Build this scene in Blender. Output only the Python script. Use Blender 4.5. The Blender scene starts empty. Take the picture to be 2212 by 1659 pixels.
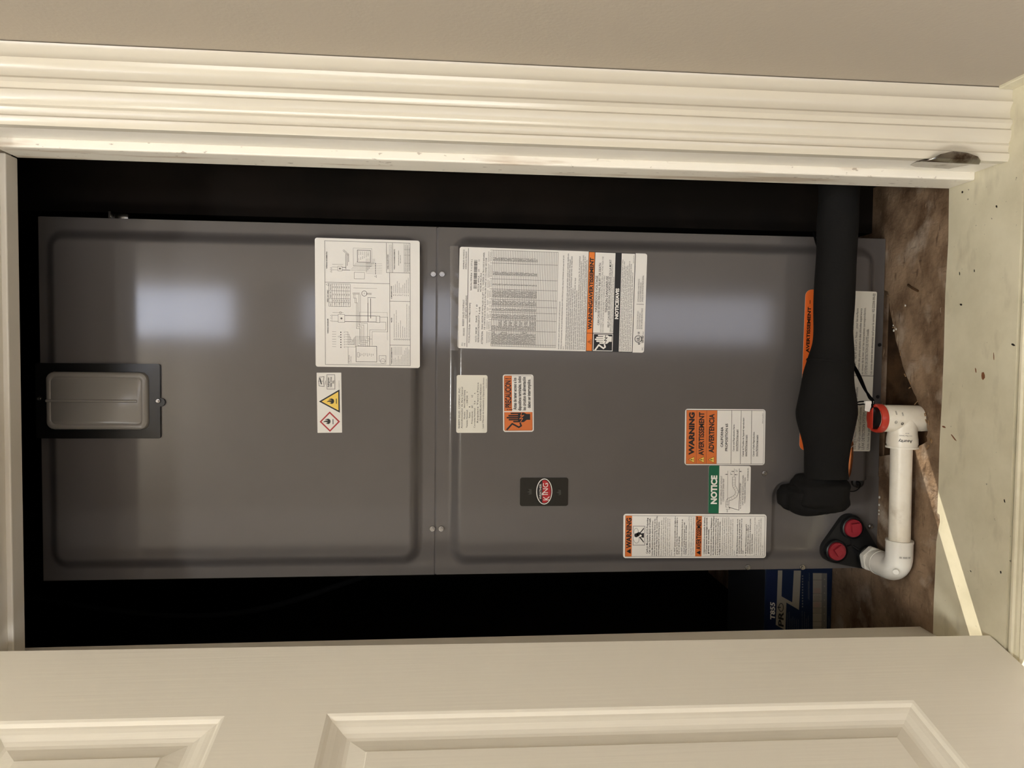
import bpy, bmesh, math, random
import numpy as np
from mathutils import Vector, Matrix

# ------------------------------------------------------------------ camera
SC = bpy.context.scene
COL = SC.collection
FPX = 1534.0
YAW, PITCH, ROLL = 0.03897969, 0.08753618, 0.00742389
CAM = np.array([0.33800091, -1.08731418, 0.69407337])

def cam_axes():
    fwd = np.array([-math.sin(YAW), math.cos(YAW), 0.0])
    right = np.array([math.cos(YAW), math.sin(YAW), 0.0])
    up = np.array([0.0, 0.0, 1.0])
    cp, sp = math.cos(PITCH), math.sin(PITCH)
    fwd, up = cp * fwd - sp * up, sp * fwd + cp * up
    cr, sr = math.cos(ROLL), math.sin(ROLL)
    right, up = cr * right + sr * up, -sr * right + cr * up
    return right, up, fwd
RGT, UPV, FWD = cam_axes()

cam_data = bpy.data.cameras.new('camera')
cam_data.sensor_fit = 'HORIZONTAL'
cam_data.sensor_width = 36.0
cam_data.lens = FPX / 2212.0 * 36.0
cam_data.clip_start = 0.02
cam = bpy.data.objects.new('camera', cam_data)
COL.objects.link(cam)
# the picture was taken with the phone turned a quarter, so picture right is world down
M = Matrix.Identity(4)
for i in range(3):
    M[i][0] = -UPV[i]; M[i][1] = RGT[i]; M[i][2] = -FWD[i]; M[i][3] = CAM[i]
cam.matrix_world = M
SC.camera = cam

def ray(px, py):
    return (829.5 - py) / FPX * RGT + (1106.0 - px) / FPX * UPV + FWD
def at(px, py, Y):
    """point of the vertical plane y = Y seen at photo pixel px, py"""
    d = ray(px, py); t = (Y - CAM[1]) / d[1]
    return Vector(CAM + t * d)
def on_floor(px, py, Z=0.0):
    d = ray(px, py); t = (Z - CAM[2]) / d[2]
    return Vector(CAM + t * d)

# ------------------------------------------------------------------ world, sun, exposure
wd = bpy.data.worlds.new('world'); SC.world = wd; wd.use_nodes = True
bg = wd.node_tree.nodes['Background']
bg.inputs['Color'].default_value = (0.62, 0.78, 1.0, 1); bg.inputs['Strength'].default_value = 3.0
sun_data = bpy.data.lights.new('sun', 'SUN'); sun_data.energy = 9.5; sun_data.angle = math.radians(0.53)
sun_data.color = (1.0, 0.93, 0.80)
sun = bpy.data.objects.new('sun', sun_data); COL.objects.link(sun)
SUN_DIR = Vector((0.881 * math.cos(math.radians(15)), 0.473 * math.cos(math.radians(15)), -math.sin(math.radians(15)))).normalized()
sun.rotation_euler = SUN_DIR.to_track_quat('-Z', 'Y').to_euler()
sun.location = (-3, -2, 2)
LAMP_POS = (0.15, -2.25, 2.55)
LAMP_STRENGTH = 118.0
WINDOW_STRENGTH = 6.5
SC.view_settings.view_transform = 'Standard'
SC.view_settings.look = 'None'
SC.view_settings.gamma = 1.0
SC.view_settings.use_curve_mapping = False
SC.view_settings.exposure = 0.22

# ------------------------------------------------------------------ helpers
def lin(c):
    out = []
    for v in c[:3]:
        v = v / 255.0
        out.append(v / 12.92 if v <= 0.04045 else ((v + 0.055) / 1.055) ** 2.4)
    return (*out, 1.0)

MATS = {}
def mat(name, rgb, rough=0.5, spec=0.5, metal=0.0, coat=0.0, trans=0.0, emit=None, noise=None, bump=None, alpha=1.0):
    """rgb: srgb 0..255. noise=(scale, other_rgb, lo, hi[,stretch]); bump=(scale, strength, dist[,stretch])"""
    if name in MATS: return MATS[name]
    m = bpy.data.materials.new(name); m.use_nodes = True
    nt = m.node_tree; b = nt.nodes['Principled BSDF']
    b.inputs['Base Color'].default_value = lin(rgb)
    b.inputs['Roughness'].default_value = rough
    b.inputs['Specular IOR Level'].default_value = spec
    b.inputs['Metallic'].default_value = metal
    b.inputs['Coat Weight'].default_value = coat
    b.inputs['Transmission Weight'].default_value = trans
    b.inputs['Alpha'].default_value = alpha
    if emit:
        b.inputs['Emission Color'].default_value = lin(emit[0]); b.inputs['Emission Strength'].default_value = emit[1]
    def coord(stretch):
        tc = nt.nodes.new('ShaderNodeTexCoord'); mp = nt.nodes.new('ShaderNodeMapping')
        mp.inputs['Scale'].default_value = stretch
        nt.links.new(tc.outputs['Object'], mp.inputs['Vector']); return mp.outputs['Vector']
    if noise:
        n = nt.nodes.new('ShaderNodeTexNoise'); n.inputs['Scale'].default_value = noise[0]; n.inputs['Detail'].default_value = 6
        n.inputs['Roughness'].default_value = 0.62
        nt.links.new(coord(noise[4] if len(noise) > 4 else (1, 1, 1)), n.inputs['Vector'])
        r = nt.nodes.new('ShaderNodeMapRange'); r.inputs['From Min'].default_value = noise[2]; r.inputs['From Max'].default_value = noise[3]
        mx = nt.nodes.new('ShaderNodeMix'); mx.data_type = 'RGBA'
        mx.inputs['A'].default_value = lin(rgb); mx.inputs['B'].default_value = lin(noise[1])
        nt.links.new(n.outputs['Fac'], r.inputs['Value']); nt.links.new(r.outputs['Result'], mx.inputs['Factor'])
        nt.links.new(mx.outputs['Result'], b.inputs['Base Color'])
    if bump:
        n = nt.nodes.new('ShaderNodeTexNoise'); n.inputs['Scale'].default_value = bump[0]; n.inputs['Detail'].default_value = 4
        nt.links.new(coord(bump[3] if len(bump) > 3 else (1, 1, 1)), n.inputs['Vector'])
        bp = nt.nodes.new('ShaderNodeBump'); bp.inputs['Strength'].default_value = bump[1]; bp.inputs['Distance'].default_value = bump[2]
        nt.links.new(n.outputs['Fac'], bp.inputs['Height']); nt.links.new(bp.outputs['Normal'], b.inputs['Normal'])
    MATS[name] = m
    return m

def layer(m, scale, rgb, lo, hi, stretch=(1, 1, 1), kind='noise', detail=5, amount=1.0):
    """one more procedural colour layer (stain, speck, scratch) on top of the base colour"""
    nt = m.node_tree; b = nt.nodes['Principled BSDF']; inp = b.inputs['Base Color']
    tc = nt.nodes.new('ShaderNodeTexCoord'); mp = nt.nodes.new('ShaderNodeMapping'); mp.inputs['Scale'].default_value = stretch
    nt.links.new(tc.outputs['Object'], mp.inputs['Vector'])
    if kind == 'noise':
        n = nt.nodes.new('ShaderNodeTexNoise'); n.inputs['Detail'].default_value = detail; out = n.outputs['Fac']
    else:
        n = nt.nodes.new('ShaderNodeTexVoronoi'); out = n.outputs['Distance']
    n.inputs['Scale'].default_value = scale
    nt.links.new(mp.outputs['Vector'], n.inputs['Vector'])
    r = nt.nodes.new('ShaderNodeMapRange'); r.inputs['From Min'].default_value = lo; r.inputs['From Max'].default_value = hi
    r.inputs['To Max'].default_value = amount
    nt.links.new(out, r.inputs['Value'])
    mx = nt.nodes.new('ShaderNodeMix'); mx.data_type = 'RGBA'; mx.inputs['B'].default_value = lin(rgb)
    if inp.is_linked:
        nt.links.new(inp.links[0].from_socket, mx.inputs['A'])
    else:
        mx.inputs['A'].default_value = inp.default_value[:]
    nt.links.new(r.outputs['Result'], mx.inputs['Factor']); nt.links.new(mx.outputs['Result'], inp)
    return m

def tag(o, label=None, cat=None, group=None, kind=None):
    if label: o['label'] = label
    if cat: o['category'] = cat
    if group: o['group'] = group
    if kind: o['kind'] = kind
    return o

def empty(name, loc, label, cat, **k):
    o = bpy.data.objects.new(name, None); COL.objects.link(o); o.location = loc; o.empty_display_size = 0.05
    return tag(o, label, cat, **k)

def link(name, me, parent=None):
    o = bpy.data.objects.new(name, me); COL.objects.link(o)
    if parent is not None:
        o.parent = parent
        wl = Vector(parent.location)
        p = parent.parent
        while p is not None:
            wl += Vector(p.location); p = p.parent
        # parents are never rotated: geometry given in world metres is only shifted back
        me.transform(Matrix.Translation(-wl))
    return o

def obj(name, bm, mats, parent=None, smooth=None):
    """one mesh object out of a bmesh; geometry in world metres"""
    bmesh.ops.recalc_face_normals(bm, faces=bm.faces[:])
    me = bpy.data.meshes.new(name); bm.to_mesh(me); bm.free()
    for m in (mats if isinstance(mats, (list, tuple)) else [mats]): me.materials.append(m)
    if smooth is not None:
        for p in me.polygons: p.use_smooth = True
        me.set_sharp_from_angle(angle=math.radians(smooth))
    return link(name, me, parent)

def struct(name, bm, m, label, cat, parent=None, smooth=None):
    o = obj(name, bm, m, parent, smooth)
    return tag(o, label, cat, kind='structure')

def bx(bm, x0, x1, y0, y1, z0, z1, mi=0, bev=0.0, seg=2):
    vs = [bm.verts.new((x, y, z)) for x in (x0, x1) for y in (y0, y1) for z in (z0, z1)]
    q = [(0, 1, 3, 2), (4, 6, 7, 5), (0, 4, 5, 1), (2, 3, 7, 6), (0, 2, 6, 4), (1, 5, 7, 3)]
    fs = []
    for f in q:
        fc = bm.faces.new([vs[i] for i in f]); fc.material_index = mi; fs.append(fc)
    if bev:
        es = list({e for f in fs for e in f.edges})
        bmesh.ops.bevel(bm, geom=es, offset=bev, segments=seg, affect='EDGES', profile=0.5)
    return fs

def prism(bm, pts, axis, lo, hi, mi=0):
    """closed 2d outline extruded along an axis: 'x' takes (y,z), 'y' takes (x,z), 'z' takes (x,y)"""
    def P(p, h):
        return {'x': (h, p[0], p[1]), 'y': (p[0], h, p[1]), 'z': (p[0], p[1], h)}[axis]
    A = [bm.verts.new(P(p, lo)) for p in pts]; B = [bm.verts.new(P(p, hi)) for p in pts]
    n = len(pts)
    for i in range(n):
        f = bm.faces.new((A[i], A[(i + 1) % n], B[(i + 1) % n], B[i])); f.material_index = mi
    for L in (A, B):
        f = bm.faces.new(L); f.material_index = mi
    return A, B

def tube(bm, pts, rad, n=12, caps=True, mi=0):
    """swept round tube; rad a number or a list"""
    P = [Vector(p) for p in pts]
    if not isinstance(rad, (list, tuple)): rad = [rad] * len(P)
    rings = []; ref = None
    for i, p in enumerate(P):
        t = (P[min(i + 1, len(P) - 1)] - P[max(i - 1, 0)]).normalized()
        if ref is None:
            ref = Vector((0, 0, 1)) if abs(t.z) < 0.9 else Vector((1, 0, 0))
        u = (ref - t * ref.dot(t)).normalized(); ref = u
        v = t.cross(u)
        rings.append([bm.verts.new(p + (u * math.cos(a) + v * math.sin(a)) * rad[i]) for a in [2 * math.pi * k / n for k in range(n)]])
    for a, b in zip(rings, rings[1:]):
        for k in range(n):
            f = bm.faces.new((a[k], a[(k + 1) % n], b[(k + 1) % n], b[k])); f.material_index = mi
    if caps:
        for r in (rings[0], rings[-1]):
            f = bm.faces.new(r); f.material_index = mi
    return rings

def spline(pts, per=8):
    """Catmull-Rom through points (tuples of any length)"""
    P = [np.array(p, float) for p in pts]; out = []
    for i in range(len(P) - 1):
        p0, p1, p2, p3 = P[max(i - 1, 0)], P[i], P[i + 1], P[min(i + 2, len(P) - 1)]
        for k in range(per):
            t = k / per
            out.append(0.5 * (2 * p1 + (p2 - p0) * t + (2 * p0 - 5 * p1 + 4 * p2 - p3) * t * t + (3 * p1 - p0 - 3 * p2 + p3) * t ** 3))
    out.append(P[-1]); return out

def wire(name, pts, r, m, parent=None, per=8, n=8):
    bm = bmesh.new(); tube(bm, [tuple(p) for p in spline(pts, per)], r, n)
    return obj(name, bm, m, parent, 60)

def lathe(bm, prof, origin, axis, n=32, mi=0):
    """profile [(radius, height)] turned about an axis through origin; closed at both ends"""
    ax = Vector(axis).normalized(); ref = Vector((0, 0, 1)) if abs(ax.z) < 0.9 else Vector((1, 0, 0))
    u = (ref - ax * ref.dot(ax)).normalized(); v = ax.cross(u); o = Vector(origin); rings = []
    for r, h in prof:
        rings.append([bm.verts.new(o + ax * h + (u * math.cos(a) + v * math.sin(a)) * max(r, 1e-5)) for a in [2 * math.pi * k / n for k in range(n)]])
    for a, b in zip(rings, rings[1:]):
        for k in range(n):
            f = bm.faces.new((a[k], a[(k + 1) % n], b[(k + 1) % n], b[k])); f.material_index = mi
    for r in (rings[0], rings[-1]):
        f = bm.faces.new(r); f.material_index = mi

def rrect(x0, x1, z0, z1, r, n=6):
    pts = []
    for cx, cz, a0 in ((x1 - r, z1 - r, 0), (x0 + r, z1 - r, 90), (x0 + r, z0 + r, 180), (x1 - r, z0 + r, 270)):
        for k in range(n + 1):
            a = math.radians(a0 + 90 * k / n); pts.append((cx + r * math.cos(a), cz + r * math.sin(a)))
    return pts

# ------------------------------------------------------------------ flat print: lettering and drawings on labels
_font = {}
def glyphs(s, bold=0.0, res=2, shear=0.0):
    key = (s, bold, res, shear)
    if key not in _font:
        cu = bpy.data.curves.new('t', 'FONT'); cu.body = s; cu.size = 1.0; cu.resolution_u = res; cu.offset = bold; cu.shear = shear
        ob = bpy.data.objects.new('t', cu); me = bpy.data.meshes.new_from_object(ob)
        vs = np.array([v.co[:2] for v in me.vertices]) if len(me.vertices) else np.zeros((0, 2))
        fs = [tuple(p.vertices) for p in me.polygons]
        _font[key] = (vs, fs)
        bpy.data.objects.remove(ob); bpy.data.curves.remove(cu); bpy.data.meshes.remove(me)
    return _font[key]

class Label:
    """a sticker on a plane: sheet plus printed matter. Coordinates a (to the right) and b (down) in photo pixels of the sheet."""
    def __init__(self, TL, TR, BL, W, H, out=(0, -1, 0)):
        self.TL = Vector(TL); self.U = (Vector(TR) - self.TL) / W; self.V = (Vector(BL) - self.TL) / H
        self.W, self.H = W, H; self.n = Vector(out)
        self.v = []; self.f = []; self.mi = []; self.mats = []; self.rnd = random.Random(7)
    def P(self, a, b, lev): return self.TL + self.U * a + self.V * b + self.n * (0.0004 + 0.00012 * lev)
    def m(self, material):
        if material not in self.mats: self.mats.append(material)
        return self.mats.index(material)
    def poly(self, pts, material, lev=1):
        self.n_poly = getattr(self, 'n_poly', 0) + 1; lev = lev + .05 * (self.n_poly % 9)      # no two pieces of ink lie in one plane
        k = len(self.v); self.v += [self.P(a, b, lev) for a, b in pts]
        self.f.append(tuple(range(k, k + len(pts)))); self.mi.append(self.m(material))
    def rect(self, a0, b0, a1, b1, material, lev=1): self.poly([(a0, b0), (a1, b0), (a1, b1), (a0, b1)], material, lev)
    def rr(self, a0, b0, a1, b1, r, material, lev=1): self.poly(rrect(a0, a1, b0, b1, r, 5), material, lev)
    def line(self, pts, w, material, lev=2):
        for (a0, b0), (a1, b1) in zip(pts, pts[1:]):
            d = math.hypot(a1 - a0, b1 - b0) or 1e-6
            nx, ny = -(b1 - b0) / d * w / 2, (a1 - a0) / d * w / 2
            ex, ey = (a1 - a0) / d * w * .3, (b1 - b0) / d * w * .3
            self.poly([(a0 - ex + nx, b0 - ey + ny), (a1 + ex + nx, b1 + ey + ny), (a1 + ex - nx, b1 + ey - ny), (a0 - ex - nx, b0 - ey - ny)], material, lev)
    def frame(self, a0, b0, a1, b1, w, material, lev=2):
        self.line([(a0, b0), (a1, b0)], w, material, lev); self.line([(a0, b1), (a1, b1)], w, material, lev)
        self.line([(a0, b0), (a0, b1)], w, material, lev); self.line([(a1, b0), (a1, b1)], w, material, lev)
    def ell(self, a, b, ra, rb, material, lev=1, n=40):
        self.poly([(a + ra * math.cos(t), b + rb * math.sin(t)) for t in [2 * math.pi * k / n for k in range(n)]], material, lev)
    def ring(self, a, b, ra, rb, w, material, lev=2, n=40):
        for k in range(n):
            t0, t1 = 2 * math.pi * k / n, 2 * math.pi * (k + 1) / n
            self.poly([(a + ra * math.cos(t0), b + rb * math.sin(t0)), (a + ra * math.cos(t1), b + rb * math.sin(t1)),
                       (a + (ra - w) * math.cos(t1), b + (rb - w) * math.sin(t1)), (a + (ra - w) * math.cos(t0), b + (rb - w) * math.sin(t0))], material, lev)
    def text(self, s, a0, base, cap, material, a1=None, bold=0.0, lev=3.5, align='l', res=2, shear=0.0, squeeze=1.0):
        """base: b of the baseline, cap: capital height. With a1 the line is fitted to a0..a1."""
        vs, fs = glyphs(s, bold, res, shear)
        if not len(vs): return
        x0, x1 = vs[:, 0].min(), vs[:, 0].max(); sc = cap / (0.682 + bold)
        sx = (a1 - a0) / (x1 - x0) if a1 is not None else sc * squeeze
        off = 0 if align == 'l' else (-(x1 - x0) * sx / 2 if align == 'c' else -(x1 - x0) * sx)
        k = len(self.v); i = self.m(material)
        self.v += [self.P(a0 + off + (x - x0) * sx, base - y * sc, lev) for x, y in vs]
        for f in fs: self.f.append(tuple(q + k for q in f)); self.mi.append(i)
    def bars(self, a0, a1, b, h, material, word=(2.5, 9), lev=2):
        """print too small to read in the photograph: a row of word-long dashes"""
        a = a0; lw = max(h * .62, .55); R = self.rnd
        while a < a1 - 0.8:
            w = min(R.uniform(*word), a1 - a); e = a + w
            while a < e - lw * .4:                       # letter-sized strokes of uneven height
                t = R.uniform(-.06, .22) * h; q = R.random()
                if q < .55: self.rect(a, b - h / 2 + t, a + lw * .34, b + h / 2, material, lev); self.rect(a + lw * .34, b + (h / 2 - h * .26 if q < .3 else -h * .12), a + lw * .74, b + (h / 2 if q < .3 else h * .14), material, lev)
                else: self.rect(a, b - h / 2 + t, a + lw * .72, b - h / 2 + t + h * .28, material, lev); self.rect(a + lw * .2, b - h / 2 + t, a + lw * .54, b + h / 2, material, lev)
                a += lw
            a = e + h * 0.4
    def para(self, lines, a0, material, cap, bold=0.0, indent=0):
        """lines: (text, baseline, right end)"""
        for s, b, a1 in lines: self.text(s, a0, b, cap, material, a1=a1, bold=bold, res=1)
    def build(self, name, sheet, parent, label, radius=4.0, thick=0.0004, outline=None):
        bm = bmesh.new()
        pts = outline or rrect(0, self.W, 0, self.H, radius, 5)
        A = [bm.verts.new(self.TL + self.U * a + self.V * b + self.n * thick) for a, b in pts]
        B = [bm.verts.new(self.TL + self.U * a + self.V * b - self.n * 0.0002) for a, b in pts]
        bm.faces.new(A); bm.faces.new(B)
        for i in range(len(pts)): bm.faces.new((A[i], A[(i + 1) % len(pts)], B[(i + 1) % len(pts)], B[i]))
        s = obj(name, bm, sheet, parent)
        if label: s['label'] = label
        if self.v:
            me = bpy.data.meshes.new('lettering'); me.from_pydata([tuple(v) for v in self.v], [], self.f)
            for m_ in self.mats: me.materials.append(m_)
            me.polygons.foreach_set('material_index', self.mi)
            # faces look out of the sheet
            for p in me.polygons:
                if p.normal.dot(self.n) < 0: p.flip()
            me.update(); link('lettering', me, s)
        return s

def photo_label(corners, Y, W=None, H=None):
    """corners TL, TR, BL as photo pixels on the plane y = Y"""
    TL, TR, BL = [at(*c, Y) for c in corners]
    W = W or (corners[0][1] - corners[1][1]); H = H or (corners[2][0] - corners[0][0])
    return Label(TL, TR, BL, W, H)

# ------------------------------------------------------------------ materials
TRIM = mat('trim_paint', (208, 200, 182), 0.20, 0.5, noise=(3.0, (204, 195, 176), 0.35, 0.7), bump=(60, 0.04, 0.002))
JAMB = mat('jamb_paint', (230, 224, 212), 0.36, 0.5, noise=(6.0, (222, 215, 201), 0.35, 0.7), bump=(50, 0.06, 0.002))
STOP = mat('worn_stop_paint', (232, 225, 210), 0.36, 0.5)
layer(STOP, 42, (166, 136, 100), 0.58, 0.66, (1, 1, 0.12), amount=0.5)
layer(STOP, 160, (120, 96, 70), 0.66, 0.70, (1, 1, 0.5), amount=0.55)
WALL = mat('beige_wall_paint', (174, 163, 147), 0.75, 0.25, bump=(220, 0.12, 0.002))
DOORP = mat('door_paint', (242, 236, 220), 0.40, 0.5, bump=(16, 0.14, 0.0012, (16, 16, 0.35)))
SILL = mat('sill_paint', (214, 206, 180), 0.42, 0.5, noise=(9, (198, 190, 163), 0.40, 0.68), bump=(40, 0.08, 0.002))
layer(SILL, 22, (140, 128, 104), 0.58, 0.80, (0.6, 1.6, 1), amount=0.5)
layer(SILL, 120, (70, 58, 42), 0.70, 0.74, (1, 1, 1), amount=0.7)
RISER = mat('riser_paint', (226, 220, 218), 0.5, 0.4)
PLY = mat('closet_floor_board', (148, 124, 100), 0.62, 0.3, noise=(10, (86, 65, 46), 0.37, 0.64, (1.0, 1.4, 1)), bump=(90, 0.5, 0.004))
layer(PLY, 17, (178, 164, 148), 0.55, 0.72, (1, 1, 1), amount=0.75)
layer(PLY, 60, (70, 50, 34), 0.63, 0.70, (0.4, 1.6, 1), amount=0.7)
layer(PLY, 110, (58, 42, 30), 0.64, 0.72, (1.3, 0.3, 1), amount=0.4)
layer(PLY, 150, (190, 172, 146), 0.66, 0.72, (0.35, 1.4, 1), amount=0.6)
SUB = mat('subfloor_board', (84, 60, 38), 0.8, 0.2, noise=(14, (46, 32, 20), 0.4, 0.65), bump=(70, 0.5, 0.004))
SPLINT = mat('splintered_wood', (166, 136, 102), 0.75, 0.2, noise=(50, (120, 92, 62), 0.4, 0.65))
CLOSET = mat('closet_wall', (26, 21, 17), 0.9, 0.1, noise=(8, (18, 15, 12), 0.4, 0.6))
HALLFLOOR = mat('hall_floor', (176, 162, 142), 0.5, 0.4, noise=(6, (150, 136, 116), 0.4, 0.6, (0.4, 3, 1)))
CEIL = mat('ceiling_paint', (232, 226, 214), 0.85, 0.2)
GREY = mat('cabinet_grey_enamel', (92, 88, 86), 0.10, 0.5, noise=(5, (90, 86, 84), 0.4, 0.6))
GREYD = mat('cabinet_side_enamel', (90, 86, 84), 0.35, 0.4)
ZINC = mat('zinc_screw', (150, 148, 145), 0.26, 0.5, metal=1.0)
STEEL = mat('strike_steel', (150, 146, 140), 0.24, 0.5, metal=1.0, noise=(40, (88, 74, 62), 0.48, 0.62))
BLKM = mat('black_moulded_plastic', (20, 20, 20), 0.42, 0.4)
BLKG = mat('black_gloss_plastic', (14, 14, 14), 0.3, 0.45)
FOAM = mat('black_pipe_foam', (20, 19, 18), 0.85, 0.15, bump=(260, 0.25, 0.002))
WIREB = mat('black_wire_sheath', (8, 8, 8), 0.8, 0.05)
COPPER = mat('copper', (200, 128, 84), 0.35, 0.5, metal=1.0)
PVC = mat('white_pvc', (232, 226, 212), 0.32, 0.5, noise=(14, (214, 206, 188), 0.42, 0.66))
layer(PVC, 40, (168, 154, 130), 0.62, 0.78, (1, 1, 1), amount=0.5)
PVCG = mat('grey_white_pvc', (222, 219, 210), 0.36, 0.5)
REDP = mat('red_plastic', (140, 34, 44), 0.45, 0.4, bump=(120, 0.2, 0.001))
CAPR = mat('orange_red_cap', (176, 52, 36), 0.34, 0.5)
WIN = mat('smoked_clear_window', (150, 145, 138), 0.22, 0.5, trans=0.2)
PAPER = mat('label_paper', (226, 222, 214), 0.30, 0.5)
PAPER2 = mat('label_cream_paper', (222, 218, 204), 0.45, 0.4)
INK = mat('black_ink', (22, 20, 20), 0.42, 0.4)
INKG = mat('grey_ink', (112, 108, 104), 0.5, 0.3)
INKM = mat('dark_grey_ink', (66, 62, 60), 0.5, 0.3)
INKW = mat('white_ink', (232, 228, 220), 0.4, 0.4)
ORANGE = mat('safety_orange_ink', (226, 122, 38), 0.4, 0.4)
ORANGE2 = mat('burnt_orange_ink', (205, 108, 46), 0.4, 0.4)
ORANGE3 = mat('bright_orange_ink', (236, 112, 48), 0.4, 0.4)
YELLOW = mat('warning_yellow_ink', (236, 200, 88), 0.4, 0.4)
REDI = mat('red_ink', (166, 30, 34), 0.4, 0.4)
GREEN = mat('notice_green_ink', (10, 92, 62), 0.4, 0.4)
BADGE = mat('black_badge', (20, 20, 18), 0.18, 0.5)
BADGE2 = mat('badge_dark_grey', (52, 52, 48), 0.2, 0.5)
NAVY = mat('navy_card', (14, 32, 60), 0.5, 0.35)
NAVY2 = mat('deep_navy_print', (14, 28, 62), 0.5, 0.35)
TAN = mat('pale_tan_print', (152, 144, 128), 0.5, 0.35)
GRAYP = mat('grey_print', (116, 112, 104), 0.5, 0.35)
BOXTOP = mat('grey_card', (44, 45, 47), 0.6, 0.3)
TIE = mat('clear_nylon', (196, 188, 172), 0.3, 0.5)
TAPE = mat('clear_tape', (140, 134, 130), 0.08, 0.5, alpha=0.35)
LAMPG = mat('lamp_glass', (255, 250, 240), 0.4, 0.3, emit=((250, 252, 249), LAMP_STRENGTH))
PANE = mat('daylit_glass', (240, 244, 250), 0.3, 0.3, emit=((222, 230, 255), WINDOW_STRENGTH))
PANE2 = mat('daylit_frosted_glass', (240, 244, 250), 0.6, 0.3, emit=((226, 230, 248), WINDOW_STRENGTH * 0.55))
FILL_PANE = mat('side_fill_glow', (240, 244, 250), 0.6, 0.3, emit=((250, 250, 248), 9.0))  # glow of the added fill panel on the left hall wall
CHIP = mat('bare_wood_chip', (120, 78, 52), 0.7, 0.2)
DARKCHIP = mat('dark_paint_chip', (34, 28, 22), 0.7, 0.2)
DUST = mat('white_crumb', (206, 204, 196), 0.8, 0.2)

# ------------------------------------------------------------------ the room shell
XR = 0.6785            # hall side wall on the right
FL = -1.15            # hall floor
CE = 2.62             # hall ceiling
OPX0, OPX1, OPZ = -0.053, 0.589, 1.2400      # door opening
YW = -0.235           # hall face of the closet's front wall

bm = bmesh.new(); bx(bm, XR, XR + 0.10, -2.70, YW, FL, CE)
struct('wall_right', bm, WALL, 'plain beige painted hall wall beside the fluted door casing', 'wall')
bm = bmesh.new()
bx(bm, -1.0, OPX0 - 0.018, -0.224, -0.12, 0, CE); bx(bm, OPX0 - 0.018, OPX1 + 0.018, YW, -0.12, OPZ + 0.018, CE); bx(bm, OPX1 + 0.018, XR + 0.10, YW, -0.12, 0, CE)
struct('wall_front', bm, WALL, 'beige painted wall around the closet door opening', 'wall')
bm = bmesh.new()
# left hall wall; unseen opening added and sized to trim the low sun beam
wy0, wy1, wz0, wz1 = -1.12, -0.62, -0.45, 0.40
bx(bm, -1.1, -1.0, -2.70, wy0, FL, CE); bx(bm, -1.1, -1.0, wy1, -0.12, FL, CE)
bx(bm, -1.1, -1.0, wy0, wy1, FL, wz0); bx(bm, -1.1, -1.0, wy0, wy1, wz1, CE)
struct('wall_left', bm, WALL, 'beige hall wall with an added low opening that trims the sun beam', 'wall')
bm = bmesh.new()
fx0, fx1 = 0.405, 0.686
bx(bm, -1.0, fx0, -2.80, -2.70, FL, CE); bx(bm, fx1, XR + 0.1, -2.80, -2.70, FL, CE)
bx(bm, fx0, fx1, -2.80, -2.70, FL, -1.08); bx(bm, fx0, fx1, -2.80, -2.70, 1.470, 1.800); bx(bm, fx0, fx1, -2.80, -2.70, 2.56, CE)
struct('wall_back', bm, WALL, 'beige hall wall with a narrow sidelight and transom window behind the viewer', 'wall')
for k, (z0, z1, m_, lab) in enumerate(((1.800, 2.56, PANE, 'small bright transom pane high in the wall behind the viewer'),
                                        (-1.08, 1.470, PANE2, 'tall narrow frosted sidelight in the wall behind the viewer'))):
    bm = bmesh.new()
    for a, b_, c_, d_ in ((fx0, fx0 + 0.016, z0, z1), (fx1 - 0.016, fx1, z0, z1), (fx0, fx1, z0, z0 + 0.016), (fx0, fx1, z1 - 0.016, z1)):
        bx(bm, a, b_, -2.765, -2.725, c_, d_)
    w = struct('window_%d' % (k + 1), bm, TRIM, lab, 'window')
    bm = bmesh.new(); bx(bm, fx0 + 0.014, fx1 - 0.014, -2.750, -2.744, z0 + 0.014, z1 - 0.014)
    obj('pane', bm, m_, w)
bm = bmesh.new()
for a, b_, c_, d_ in ((-2.25, -2.23, 0.30, 1.95), (-1.52, -1.50, 0.30, 1.95), (-2.25, -1.50, 0.30, 0.32), (-2.25, -1.50, 1.93, 1.95)): bx(bm, -1.0, -0.98, a, b_, c_, d_)
w = struct('window_3', bm, TRIM, 'added glowing fill panel on the hall wall left of the viewer', 'window')
bm = bmesh.new(); bx(bm, -0.998, -0.992, -2.235, -1.515, 0.315, 1.935); obj('pane', bm, FILL_PANE, w)  # added unseen fill light, brightens the right jamb and sill
bm = bmesh.new(); bx(bm, -1.1, XR + 0.1, -2.80, -0.12, CE, CE + 0.08)
struct('ceiling', bm, CEIL, 'plain white hall ceiling above the closet', 'ceiling')
bm = bmesh.new(); bx(bm, -1.1, XR + 0.1, -2.80, -0.27, FL - 0.06, FL)
struct('floor_hall', bm, HALLFLOOR, 'light brown hall floor below the raised closet', 'floor')
bm = bmesh.new(); bx(bm, -1.0, XR, -0.272, -0.235, FL, -0.03)
struct('wall_platform', bm, RISER, 'pale riser of the raised platform under the sill', 'wall')
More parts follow.
